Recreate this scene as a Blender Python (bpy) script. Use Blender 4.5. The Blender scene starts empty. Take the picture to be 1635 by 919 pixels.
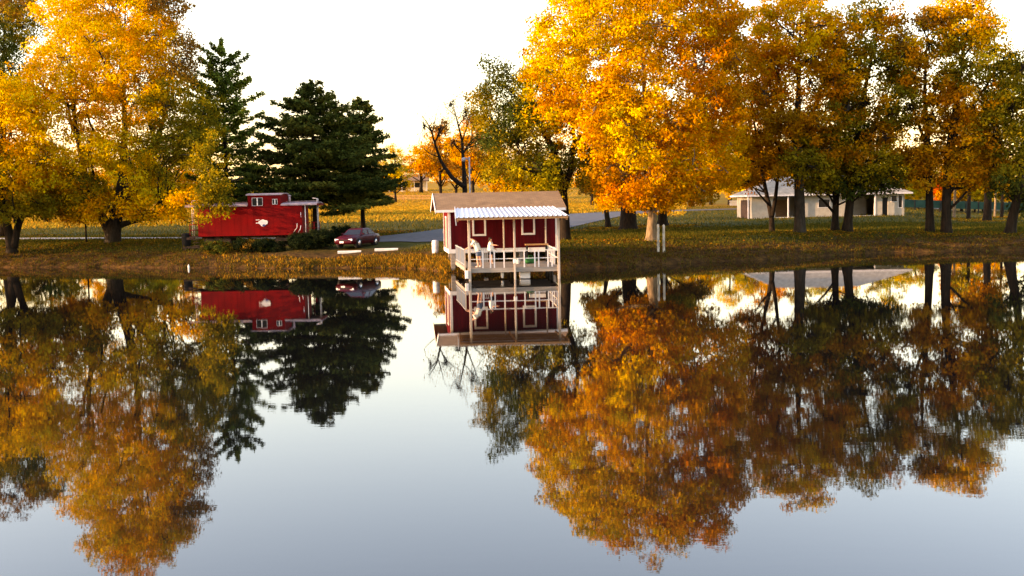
import bpy, bmesh, math, random
import numpy as np
from mathutils import Vector, Matrix

# ------------------------------------------------------------------ camera, sky, sun
sc = bpy.context.scene
col = sc.collection
R = math.radians
F = 1753.0                                   # focal length in photo pixels (1635 wide)
CAM = Vector((0, 0, 4.4))
PITCH = math.atan(137.5 / F); ROLL = R(1.15)
_f = Vector((0, math.cos(PITCH), -math.sin(PITCH)))
_u0 = Vector((0, math.sin(PITCH), math.cos(PITCH)))
_r0 = Vector((1, 0, 0))
_r = _r0 * math.cos(ROLL) - _u0 * math.sin(ROLL)
_u = _r0 * math.sin(ROLL) + _u0 * math.cos(ROLL)
cd = bpy.data.cameras.new('camera'); cam = bpy.data.objects.new('camera', cd); col.objects.link(cam)
cd.sensor_width = 36; cd.lens = F / 1635 * 36; cd.clip_end = 5000; cd.clip_start = 0.1
m = Matrix.Identity(4)
for i in range(3):
    m[i][0] = _r[i]; m[i][1] = _u[i]; m[i][2] = -_f[i]; m[i][3] = CAM[i]
cam.matrix_world = m
sc.camera = cam

SUN_EL = R(11.0); SUN_AZ = R(-100)           # azimuth from +Y towards +X: low sun at the left, a little behind the camera
w = bpy.data.worlds.new('World'); sc.world = w; w.use_nodes = True
nt = w.node_tree
sky = nt.nodes.new('ShaderNodeTexSky'); sky.sky_type = 'NISHITA'; sky.sun_disc = False
sky.sun_elevation = SUN_EL; sky.sun_rotation = SUN_AZ
sky.air_density = 1.45; sky.dust_density = 1.3; sky.ozone_density = 3.0; sky.altitude = 200
bg = nt.nodes['Background']; bg.inputs[1].default_value = 0.15
nt.links.new(sky.outputs[0], bg.inputs[0])
sd = bpy.data.lights.new('sun', 'SUN'); sun = bpy.data.objects.new('sun', sd); col.objects.link(sun)
sd.energy = 2.0; sd.angle = R(0.5); sd.color = (1.0, 0.80, 0.50)
sdir = Vector((math.sin(SUN_AZ) * math.cos(SUN_EL), math.cos(SUN_AZ) * math.cos(SUN_EL), math.sin(SUN_EL)))
sun.rotation_euler = sdir.to_track_quat('Z', 'Y').to_euler()
sc.view_settings.view_transform = 'Standard'; sc.view_settings.look = 'None'
sc.view_settings.gamma = 1.0; sc.view_settings.use_curve_mapping = False
sc.view_settings.exposure = 2.7
sc.view_settings.use_white_balance = True; sc.view_settings.white_balance_temperature = 8550; sc.view_settings.white_balance_tint = 36
sc.cycles.max_bounces = 6; sc.cycles.transparent_max_bounces = 4
sc.cycles.diffuse_bounces = 3; sc.cycles.glossy_bounces = 3; sc.cycles.transmission_bounces = 3

# ------------------------------------------------------------------ helpers
def pix(px, py, Y):
    """world point at depth Y that the photograph shows at (px, py)"""
    d = _r * ((px - 817.5) / F) - _u * ((py - 459.5) / F) + _f
    return CAM + d * (Y / d.y)
def proj(P):
    v = Vector(P) - CAM; z = v.dot(_f)
    return 817.5 + F * v.dot(_r) / z, 459.5 - F * v.dot(_u) / z
def sm(a, b, x):
    t = np.clip((np.asarray(x, float) - a) / (b - a), 0, 1); return t * t * (3 - 2 * t)
SHX = [-400, -120, -70, -44, -35, -23.6, -17.6, -11, -6.2, -4.2, 3.6, 11.7, 18.3, 29, 37, 60, 400]
SHY = [110, 100, 92, 88, 86, 81, 78.5, 77, 74.5, 69.8, 69.8, 74.5, 77, 83, 82, 80, 76]
def shore(X):
    X = np.asarray(X, float)
    return np.interp(X, SHX, SHY) + 0.3 * np.sin(X * 0.55) + 0.18 * np.sin(X * 1.37 + 1) + .1 * np.sin(X * 3.1)
YK = [0, 70, 82, 90, 100, 110, 123, 150, 200, 300, 350, 400, 500, 900, 2500]
ZC = [1.2, 1.3, 1.38, 1.42, 1.46, 1.52, 1.7, 2.0, 2.6, 3.7, 5.8, 9, 13, 22, 40]
ZR = [1.2, 1.2, 1.28, 1.34, 1.4, 1.5, 1.85, 2.1, 2.4, 3.0, 4.0, 5.0, 8, 16, 34]
ZF = [1.0, 1.0, 1.05, 1.1, 1.15, 1.2, 1.2, 1.0, 1.1, 1.6, 2.2, 3.0, 5, 12, 30]
BT = [0, .35, 2, 4, 6.5, 9, 20, 60, 300]
BZ = [0, .3, .66, .92, 1.2, 1.38, 1.7, 10, 60]
def height(X, Y):
    X = np.asarray(X, float); Y = np.asarray(Y, float)
    a = X / np.maximum(Y, 20)
    c = np.interp(Y, YK, ZC); r = np.interp(Y, YK, ZR); f_ = np.interp(Y, YK, ZF)
    wr = sm(.15, .30, a); wf = sm(.345, .42, a)
    b = c * (1 - wr) + r * wr; b = b * (1 - wf) + f_ * wf
    t = Y - shore(X)
    k = np.interp(t, BT, BZ)
    h = np.minimum(b, k)
    h = h + 0.06 * np.sin(X * .9 + Y * .4) * np.sin(Y * .8 - X * .2) * sm(0.3, 2, t) * (1 - sm(8, 16, t))
    h = np.where(t < 0, np.maximum(t * 0.35, -1.6), h)
    t2 = 5.0 - Y                                 # the near bank the camera stands on
    h = np.where(t2 > 0, np.minimum(t2 * .5, 2.8), np.where(Y < 12, np.maximum(h, -0.3 * (Y - 5)), h))
    return h
def gz(X, Y): return float(height(X, Y))
def gp(px, Y, sink=0.0):
    """ground point at depth Y under photo column px"""
    z = 2.0
    for _ in range(6):
        py = proj((0, Y, z))[1]
        P = None
        # solve X so that the point projects to column px
        X = 0.0
        for _k in range(5):
            X += (px - proj((X, Y, z))[0]) * Y / F
        z = gz(X, Y)
    return Vector((X, Y, z - sink))

def mat(name): 
    mm = bpy.data.materials.new(name); mm.use_nodes = True
    return mm, mm.node_tree.nodes, mm.node_tree.links, mm.node_tree.nodes['Principled BSDF']
def plain(name, c, rough=.6, var=.12, scale=6.0, metal=0.0, bump=0.0, stretch=(1, 1, 1), coat=0.0):
    """paint, wood, metal: a base colour with procedural wear and a little relief"""
    mm, N, L, b = mat(name)
    tc = N.new('ShaderNodeTexCoord'); mp = N.new('ShaderNodeMapping'); mp.inputs['Scale'].default_value = stretch
    L.new(tc.outputs['Object'], mp.inputs[0])
    no = N.new('ShaderNodeTexNoise'); no.inputs['Scale'].default_value = scale; no.inputs['Detail'].default_value = 6
    L.new(mp.outputs[0], no.inputs['Vector'])
    cr = N.new('ShaderNodeValToRGB')
    cr.color_ramp.elements[0].position = .3; cr.color_ramp.elements[1].position = .7
    cr.color_ramp.elements[0].color = (*[x * (1 - var) for x in c], 1); cr.color_ramp.elements[1].color = (*[min(1, x * (1 + var)) for x in c], 1)
    L.new(no.outputs['Fac'], cr.inputs[0]); L.new(cr.outputs[0], b.inputs['Base Color'])
    b.inputs['Roughness'].default_value = rough; b.inputs['Metallic'].default_value = metal
    b.inputs['Coat Weight'].default_value = coat; b.inputs['Specular IOR Level'].default_value = .5 if rough < .4 else .08
    if bump:
        bp = N.new('ShaderNodeBump'); bp.inputs['Strength'].default_value = bump; bp.inputs['Distance'].default_value = .02
        L.new(no.outputs['Fac'], bp.inputs['Height']); L.new(bp.outputs[0], b.inputs['Normal'])
    return mm

class MB:
    """collects boxes, beams, tubes and sheets and links them as ONE mesh object"""
    def __init__(s): s.v = []; s.f = []; s.smooth = set()
    def add(s, vs, fs, smooth=False):
        o = len(s.v); s.v += [tuple(p) for p in vs]
        for f in fs:
            if smooth: s.smooth.add(len(s.f))
            s.f.append([i + o for i in f])
        return s
    def box(s, x0, x1, y0, y1, z0, z1):
        vs = [(x, y, z) for z in (z0, z1) for x, y in ((x0, y0), (x1, y0), (x1, y1), (x0, y1))]
        return s.add(vs, [(3, 2, 1, 0), (4, 5, 6, 7), (0, 1, 5, 4), (1, 2, 6, 5), (2, 3, 7, 6), (3, 0, 4, 7)])
    def beam(s, p, q, w, h=None):
        h = h or w; p = Vector(p); q = Vector(q); d = (q - p).normalized()
        a = d.cross(Vector((0, 0, 1)))
        if a.length < 1e-3: a = Vector((1, 0, 0))
        a.normalize(); b = a.cross(d).normalized()
        a *= w / 2; b *= h / 2
        vs = [e + a * sx + b * sz for e in (p, q) for sx, sz in ((-1, -1), (1, -1), (1, 1), (-1, 1))]
        return s.add(vs, [(0, 1, 2, 3), (7, 6, 5, 4), (0, 4, 5, 1), (1, 5, 6, 2), (2, 6, 7, 3), (3, 7, 4, 0)])
    def tube(s, pts, rad, n=8, caps=True, smooth=True):
        pts = [Vector(p) for p in pts]
        if not hasattr(rad, '__len__'): rad = [rad] * len(pts)
        vs = []; ref = Vector((0.31, 0.95, 0.05))
        for i, p in enumerate(pts):
            d = (pts[min(i + 1, len(pts) - 1)] - pts[max(i - 1, 0)])
            d = d.normalized() if d.length > 1e-6 else Vector((0, 0, 1))
            a = d.cross(ref)
            if a.length < .05: a = d.cross(Vector((1, 0, 0)))
            a.normalize(); b = d.cross(a)
            for k in range(n):
                t = 2 * math.pi * k / n
                vs.append(p + (a * math.cos(t) + b * math.sin(t)) * rad[i])
        fs = [(i * n + k, i * n + (k + 1) % n, (i + 1) * n + (k + 1) % n, (i + 1) * n + k) for i in range(len(pts) - 1) for k in range(n)]
        if caps: fs += [tuple(range(n))[::-1], tuple(range((len(pts) - 1) * n, len(pts) * n))]
        return s.add(vs, fs, smooth)
    def lathe(s, prof, n=16, c=(0, 0, 0)):
        vs = [(c[0] + r * math.cos(2 * math.pi * k / n), c[1] + r * math.sin(2 * math.pi * k / n), c[2] + z) for r, z in prof for k in range(n)]
        fs = [(i * n + k, i * n + (k + 1) % n, (i + 1) * n + (k + 1) % n, (i + 1) * n + k) for i in range(len(prof) - 1) for k in range(n)]
        fs += [tuple(range(n))[::-1], tuple(range((len(prof) - 1) * n, len(prof) * n))]
        return s.add(vs, fs, True)
    def prism(s, poly, axis, a0, a1):
        """polygon in the plane normal to axis, extruded from a0 to a1"""
        def P(u, v, a): return {'x': (a, u, v), 'y': (u, a, v), 'z': (u, v, a)}[axis]
        n = len(poly)
        vs = [P(u, v, a0) for u, v in poly] + [P(u, v, a1) for u, v in poly]
        return s.add(vs, [tuple(range(n))[::-1], tuple(range(n, 2 * n))] + [(i, (i + 1) % n, n + (i + 1) % n, n + i) for i in range(n)])
    def build(s, name, mt, parent=None, loc=None, rz=0, bevel=0):
        me = bpy.data.meshes.new(name); me.from_pydata(s.v, [], s.f); me.update()
        bm = bmesh.new(); bm.from_mesh(me); bmesh.ops.recalc_face_normals(bm, faces=bm.faces)
        if bevel:
            es = [e for e in bm.edges if len(e.link_faces) == 2 and e.calc_face_angle(0) > .6]
            bmesh.ops.bevel(bm, geom=es, offset=bevel, segments=2, affect='EDGES', profile=.5)
        bm.to_mesh(me); bm.free()
        if not bevel:
            for i in s.smooth:
                if i < len(me.polygons): me.polygons[i].use_smooth = True
        o = bpy.data.objects.new(name, me); col.objects.link(o); me.materials.append(mt)
        if parent: o.parent = parent
        if loc is not None: o.location = loc
        o.rotation_euler.z = rz
        return o
def tag(o, label=None, cat=None, group=None, kind=None):
    if label: o['label'] = label
    if cat: o['category'] = cat
    if group: o['group'] = group
    if kind: o['kind'] = kind
    return o
def empty(name, loc, rz=0, label=None, cat=None, group=None):
    o = bpy.data.objects.new(name, None); col.objects.link(o); o.empty_display_size = .2
    o.location = loc; o.rotation_euler.z = rz
    return tag(o, label, cat, group)
def copy_tree(o, parent=None):
    c = o.copy(); col.objects.link(c)
    if parent: c.parent = parent
    for ch in [x for x in bpy.data.objects if x.parent == o]: copy_tree(ch, c)
    return c

# ------------------------------------------------------------------ materials
def ground_material():
    mm, N, L, b = mat('lawn_and_leaf_litter')
    ge = N.new('ShaderNodeNewGeometry'); at = N.new('ShaderNodeAttribute'); at.attribute_name = 'zone'
    sp = N.new('ShaderNodeSeparateColor'); L.new(at.outputs['Color'], sp.inputs[0])
    def noise(scale, detail=6, stretch=(1, 1, 1), rough=.6):
        mp = N.new('ShaderNodeMapping'); mp.inputs['Scale'].default_value = stretch; L.new(ge.outputs['Position'], mp.inputs[0])
        n = N.new('ShaderNodeTexNoise'); n.inputs['Scale'].default_value = scale; n.inputs['Detail'].default_value = detail; n.inputs['Roughness'].default_value = rough
        L.new(mp.outputs[0], n.inputs['Vector']); return n.outputs['Fac']
    def ramp(fac, stops):
        r = N.new('ShaderNodeValToRGB'); e = r.color_ramp.elements
        while len(e) < len(stops): e.new(.5)
        for i, (p, c) in enumerate(stops): e[i].position = p; e[i].color = (*c, 1)
        L.new(fac, r.inputs[0]); return r.outputs[0]
    def mix(f, a, c):
        x = N.new('ShaderNodeMix'); x.data_type = 'RGBA'
        if isinstance(f, float): x.inputs[0].default_value = f
        else: L.new(f, x.inputs[0])
        L.new(a, x.inputs[6]); L.new(c, x.inputs[7]); return x.outputs[2]
    def math_(op, a, c):
        x = N.new('ShaderNodeMath'); x.operation = op; x.use_clamp = True
        for i, q in enumerate((a, c)):
            if isinstance(q, (int, float)): x.inputs[i].default_value = q
            else: L.new(q, x.inputs[i])
        return x.outputs[0]
    grass = ramp(noise(.35, 8), [(.3, (.030, .032, .005)), (.55, (.058, .052, .007)), (.75, (.10, .066, .010))])
    fine = ramp(noise(5, 4), [(.3, (.028, .036, .007)), (.7, (.062, .052, .011))])
    grass = mix(.45, grass, fine)
    litter = ramp(noise(6, 5), [(.3, (.05, .02, .005)), (.5, (.12, .05, .008)), (.72, (.24, .105, .012))])
    soil = ramp(noise(2.2, 8), [(.3, (.022, .012, .006)), (.5, (.06, .03, .010)), (.7, (.12, .06, .016))])
    gold = ramp(noise(.18, 8), [(.3, (.20, .12, .015)), (.55, (.30, .155, .015)), (.75, (.26, .10, .010))])  # gold tone stands in for low sunlight on the far lawn
    lw = math_('MULTIPLY', sp.outputs[1], 1.0)
    nz = noise(.5, 8, (1, 1, 1), .7)
    lf = math_('MULTIPLY', math_('SUBTRACT', math_('ADD', nz, lw), .72), 3.5)
    c = mix(sp.outputs[2], grass, gold)
    c = mix(lf, c, litter)
    c = mix(sp.outputs[0], c, soil)
    L.new(c, b.inputs['Base Color']); b.inputs['Roughness'].default_value = .95
    b.inputs['Specular IOR Level'].default_value = .03
    bp = N.new('ShaderNodeBump'); bp.inputs['Strength'].default_value = .6; bp.inputs['Distance'].default_value = .12
    L.new(noise(4, 6), bp.inputs['Height']); L.new(bp.outputs[0], b.inputs['Normal'])
    return mm
def water_material():
    mm, N, L, b = mat('lake_water')
    b.inputs['Base Color'].default_value = (.004, .004, .004, 1); b.inputs['Roughness'].default_value = .015
    b.inputs['IOR'].default_value = 1.7; b.inputs['Specular IOR Level'].default_value = .5
    ge = N.new('ShaderNodeNewGeometry')
    def noise(scale, st, det=3):
        mp = N.new('ShaderNodeMapping'); mp.inputs['Scale'].default_value = st; L.new(ge.outputs['Position'], mp.inputs[0])
        n = N.new('ShaderNodeTexNoise'); n.inputs['Scale'].default_value = scale; n.inputs['Detail'].default_value = det
        L.new(mp.outputs[0], n.inputs['Vector']); return n.outputs['Fac']
    b1 = N.new('ShaderNodeBump'); b1.inputs['Distance'].default_value = .0014; b1.inputs['Strength'].default_value = .5
    pm = N.new('ShaderNodeMath'); pm.operation = 'MULTIPLY'; pr = N.new('ShaderNodeMapRange'); pr.inputs[1].default_value = .48; pr.inputs[2].default_value = .68; pr.inputs[3].default_value = .45; pr.inputs[4].default_value = 1.8
    L.new(noise(.045, (.5, 1.6, 1), 4), pr.inputs[0]); L.new(pr.outputs[0], pm.inputs[1])
    b2 = N.new('ShaderNodeBump'); b2.inputs['Distance'].default_value = .0008; b2.inputs['Strength'].default_value = .5
    L.new(noise(.55, (.6, 1.3, 1), 2), b1.inputs['Height']); L.new(noise(3.0, (.6, 1.6, 1)), pm.inputs[0]); L.new(pm.outputs[0], b2.inputs['Height'])
    L.new(b1.outputs[0], b2.inputs['Normal']); L.new(b2.outputs[0], b.inputs['Normal'])
    return mm
def leaf_material(name, trans=.35):
    mm, N, L, b = mat(name); N.remove(b); out = N['Material Output']
    at = N.new('ShaderNodeAttribute'); at.attribute_name = 'leaf_colour'
    d = N.new('ShaderNodeBsdfDiffuse'); t = N.new('ShaderNodeBsdfTranslucent'); x = N.new('ShaderNodeMixShader')
    x.inputs[0].default_value = trans
    L.new(at.outputs['Color'], d.inputs[0]); L.new(at.outputs['Color'], t.inputs[0])
    L.new(d.outputs[0], x.inputs[1]); L.new(t.outputs[0], x.inputs[2]); L.new(x.outputs[0], out.inputs[0])
    return mm
def bark_material(name, c):
    mm = plain(name, c, .95, .45, 3.0, bump=.9, stretch=(2.2, 2.2, .5)); return mm
M_ground = ground_material(); M_water = water_material()
M_leaf = leaf_material('autumn_leaves', .32); M_needle = leaf_material('needles', .25)
M_bark = bark_material('dark_bark', (.020, .014, .009)); M_bark_sunlit = bark_material('sunlit_bark', (.17, .12, .07)); M_bark_grey = bark_material('grey_bark', (.036, .029, .021))  # the palest bark has sunlight on the trunks painted into its colour
M_asphalt = plain('asphalt', (.085, .085, .09), .9, .25, 1.3, bump=.3)
M_gravel = plain('path_gravel', (.30, .28, .25), .95, .2, 3, bump=.4)
M_red = plain('red_siding', (.088, .003, .0045), .6, .3, 2.5, bump=.1, stretch=(1, 1, .15))
M_white = plain('white_paint', (.66, .62, .58), .55, .08, 3)
M_wood = plain('weathered_boards', (.26, .22, .18), .8, .22, 3, bump=.2, stretch=(.4, 3, 3))
M_post = plain('pale_wood_post', (.42, .35, .28), .7, .15, 4, stretch=(2, 2, .4))
M_brownwood = plain('brown_wood', (.34, .18, .08), .7, .2, 4, stretch=(.4, 3, 3))
M_metal = plain('galvanised_metal', (.68, .70, .72), .35, .08, 1.2, metal=.15)
M_greymetal = plain('grey_metal', (.32, .34, .36), .5, .1, 4, metal=.3)
M_black = plain('black_iron', (.018, .018, .018), .6, .2, 5)
M_dark = plain('dark_recess', (.02, .018, .015), .9, .2, 5)

# ------------------------------------------------------------------ setting: ground, water, roads
TREES_AT = []       # filled below before the ground is coloured
def make_ground():
    ys = np.concatenate([np.arange(-60, 0, 6), np.arange(0, 14, .7), np.arange(14, 60, 4), np.arange(60, 100, .6), np.arange(100, 150, 1.5), np.arange(150, 300, 4), np.geomspace(300, 2500, 26)])
    xs = np.concatenate([-np.geomspace(1800, 62, 28), np.arange(-60, 60.01, .8), np.geomspace(62, 1800, 28)])
    X, Y = np.meshgrid(xs, ys); Z = height(X, Y)
    n, mcols = X.shape
    V = np.stack([X, Y, Z], -1).reshape(-1, 3)
    idx = np.arange(n * mcols).reshape(n, mcols)
    q = np.stack([idx[:-1, :-1], idx[:-1, 1:], idx[1:, 1:], idx[1:, :-1]], -1).reshape(-1, 4)
    me = bpy.data.meshes.new('ground'); fast_mesh(me, V, q)
    t = (Y - shore(X)).reshape(-1)
    bank = 1 - sm(2.5, 8, t)
    lit = np.full(len(V), .06)
    for (tx, ty, r) in TREES_AT:
        d = np.hypot(V[:, 0] - tx, (V[:, 1] - ty)); lit = np.maximum(lit, .38 * (1 - sm(r * .5, r * 1.35, d)))
    gold = sm(165, 225, V[:, 1]) * (1 - .7 * sm(.12, .3, V[:, 0] / np.maximum(V[:, 1], 20)))  # mask where the far lawn is coloured as sunlit
    c = np.stack([bank, lit, gold, np.ones(len(V))], -1)
    a = me.color_attributes.new('zone', 'FLOAT_COLOR', 'POINT'); a.data.foreach_set('color', c.astype(np.float32).reshape(-1))
    me.polygons.foreach_set('use_smooth', np.ones(len(q), bool))
    o = bpy.data.objects.new('ground', me); col.objects.link(o); me.materials.append(M_ground)
    tag(o, 'sloping park lawn with fallen leaves rising from the lake', kind='structure')
def fast_mesh(me, V, quads):
    k = quads.shape[1]
    me.vertices.add(len(V)); me.vertices.foreach_set('co', np.ascontiguousarray(V, np.float32).reshape(-1))
    me.loops.add(quads.size); me.loops.foreach_set('vertex_index', np.ascontiguousarray(quads, np.int32).reshape(-1))
    me.polygons.add(len(quads)); me.polygons.foreach_set('loop_start', (np.arange(len(quads)) * k).astype(np.int32))
    me.update(calc_edges=True); me.validate()
ROADS = []
def ribbon(name, pts, widths, mt, label, lift=.05, step=1.2):
    """a road or path draped on the ground along a centre line"""
    P = np.array(pts, float); ROADS.append((P, max(widths) * .5 + .1)); s = np.r_[0, np.cumsum(np.hypot(*np.diff(P, axis=0).T))]
    n = int(s[-1] / step) + 2; u = np.linspace(0, s[-1], n)
    # smooth the centre line
    x = np.interp(u, s, P[:, 0]); y = np.interp(u, s, P[:, 1]); wd = np.interp(u, s, widths)
    kk = np.ones(9) / 9
    for _ in range(2):
        xp = np.convolve(np.pad(x, 4, 'edge'), kk, 'valid'); yp = np.convolve(np.pad(y, 4, 'edge'), kk, 'valid'); x, y = xp, yp
    tx = np.gradient(x); ty = np.gradient(y); l = np.hypot(tx, ty); nx, ny = -ty / l, tx / l
    mth = max(3, int(max(widths) / 1.0)) + 1
    tt = np.linspace(-.5, .5, mth)
    X = x[:, None] + nx[:, None] * wd[:, None] * tt; Y = y[:, None] + ny[:, None] * wd[:, None] * tt
    Z = height(X, Y) + lift
    V = np.stack([X, Y, Z], -1).reshape(-1, 3); idx = np.arange(n * mth).reshape(n, mth)
    q = np.stack([idx[:-1, :-1], idx[:-1, 1:], idx[1:, 1:], idx[1:, :-1]], -1).reshape(-1, 4)
    me = bpy.data.meshes.new(name); fast_mesh(me, V, q)
    o = bpy.data.objects.new(name, me); col.objects.link(o); me.materials.append(mt)
    return tag(o, label, kind='structure')
me = bpy.data.meshes.new('water'); me.from_pydata([(-500, -40, 0), (500, -40, 0), (500, 130, 0), (-500, 130, 0)], [], [(0, 1, 2, 3)])
o = bpy.data.objects.new('water', me); col.objects.link(o); me.materials.append(M_water)
tag(o, 'calm lake mirroring the autumn trees', kind='structure')

A = [gp(560, 86), gp(640, 90), gp(720, 98), gp(800, 114), gp(870, 138), gp(930, 165), gp(1020, 180), gp(1130, 184), gp(1200, 188), gp(1300, 195), gp(1500, 200), gp(1700, 205)]
ribbon('parking_road', [(p.x, p.y) for p in A], [9, 12, 14, 14, 14, 14, 10, 7, 6, 6, 6, 6], M_asphalt, 'grey asphalt drive and parking area behind the boathouse')
A = [gp(-150, 119), gp(0, 115), gp(150, 111), gp(300, 107), gp(420, 102), gp(520, 96)]
ribbon('footpath', [(p.x, p.y) for p in A], [3.4, 3.4, 3.4, 3.2, 3.0, 3.0], M_gravel, 'pale gravel path crossing the lawn behind the big yellow tree')

# ------------------------------------------------------------------ foliage
PAL = {
 'yellow': [(.62, .38, .008), (.58, .32, .006), (.50, .36, .012)],
 'gold':   [(.60, .30, .006), (.54, .225, .005), (.57, .35, .008)],
 'orange': [(.55, .22, .005), (.48, .155, .004), (.56, .28, .006)],
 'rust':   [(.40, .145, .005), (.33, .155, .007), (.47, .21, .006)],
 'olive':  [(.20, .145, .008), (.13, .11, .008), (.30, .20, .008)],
 'lime':   [(.34, .28, .012), (.27, .24, .012), (.42, .31, .012)],
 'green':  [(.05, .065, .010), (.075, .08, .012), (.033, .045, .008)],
 'dgreen': [(.060, .078, .015), (.088, .094, .016), (.040, .055, .012)],
 'pine':   [(.12, .165, .022), (.16, .19, .020), (.075, .115, .018)],
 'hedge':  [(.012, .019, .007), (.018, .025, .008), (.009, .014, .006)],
 'brown':  [(.21, .105, .014), (.30, .15, .012), (.13, .07, .014)],
 'ember':  [(.48, .06, .006), (.50, .13, .006), (.32, .045, .005)],
}
LEAFK = .68
def leaf_faces(C, nrm, size, rng, elong=.62):
    """rhombic leaves at centres C facing nrm"""
    n = len(C)
    a = rng.normal(size=(n, 3)); a -= (a * nrm).sum(1)[:, None] * nrm; a /= np.linalg.norm(a, axis=1)[:, None] + 1e-9
    b = np.cross(nrm, a); s = size[:, None]
    # four corners, folded a little along the midrib
    V = np.stack([C - a * s * .5, C + b * s * .5 * elong + nrm * s * .10, C + a * s * .5, C - b * s * .5 * elong + nrm * s * .10], 1)
    return V.reshape(-1, 3)
def crown_mesh(name, lobes, origin, rng, leaf=.34, per=26, rc=(.5, .95), maxleaf=60000, fill=1.0):
    """lobes: (centre, radii, palette). Leaves gather in clumps that sit mostly near the lobe's shell; gaps stay open between them"""
    CC = []; CR = []; CP = []; CO = []
    for (c, r, pal) in lobes:
        rm = (r[0] * r[1] * r[2]) ** (1 / 3); rcm = (rc[0] + rc[1]) / 2
        n = max(3, int(fill * 3.0 * (rm / rcm) ** 2))
        d = rng.normal(size=(n, 3)); d /= np.linalg.norm(d, axis=1)[:, None]
        rad = rng.uniform(.25, 1.0, n) ** .55 * rng.uniform(.85, 1.12, n)
        P = np.array(c) + d * rad[:, None] * np.array(r)
        CC.append(P); CR.append(rng.uniform(rc[0], rc[1], n)); CO.append(d)
        pc = np.array([PAL[pal][k] for k in rng.choice(3, n, p=[.5, .28, .22])]) * rng.uniform(.72, 1.25, (n, 1))
        CP.append(pc)
    CC = np.concatenate(CC); CR = np.concatenate(CR); CP = np.concatenate(CP); CO = np.concatenate(CO)
    k = min(per * 2.1, maxleaf * 2.1 / len(CC))
    cnt = np.maximum(3, (k * (CR / CR.mean()) ** 2 * rng.uniform(.5, 1.5, len(CC))).astype(int))
    ii = np.repeat(np.arange(len(CC)), cnt); n = len(ii)
    off = rng.normal(size=(n, 3)); off /= np.linalg.norm(off, axis=1)[:, None]
    off *= (rng.uniform(0, 1, n) ** .5)[:, None] * np.array([1.0, 1.0, .74])
    C = CC[ii] + off * CR[ii][:, None]
    nrm = off * .7 + CO[ii] * .5 + rng.normal(size=(n, 3)) * .75 + np.array([0, 0, .25]); nrm /= np.linalg.norm(nrm, axis=1)[:, None]
    V = leaf_faces(C - np.array(origin), nrm, leaf * LEAFK * rng.uniform(.55, 1.35, n), rng)
    colr = CP[ii] * rng.uniform(.84, 1.16, (n, 1)) * (1 + rng.normal(size=(n, 3)) * .05)
    me = bpy.data.meshes.new(name); fast_mesh(me, V, np.arange(4 * n).reshape(-1, 4))
    c4 = np.concatenate([np.clip(colr, .004, .9), np.ones((n, 1))], 1)
    a = me.color_attributes.new('leaf_colour', 'FLOAT_COLOR', 'POINT'); a.data.foreach_set('color', np.repeat(c4, 4, 0).astype(np.float32).reshape(-1))
    return me, CC
def bend(p, q, rng, n=5, sag=.12, up=.1):
    p = Vector(p); q = Vector(q); L = (q - p).length; o = Vector(rng.normal(size=3)) * L * sag * .4 + Vector((0, 0, 1)) * L * up
    return [p.lerp(q, t) + o * math.sin(math.pi * t) + Vector(rng.normal(size=3)) * L * .015 for t in np.linspace(0, 1, n)]
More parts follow.
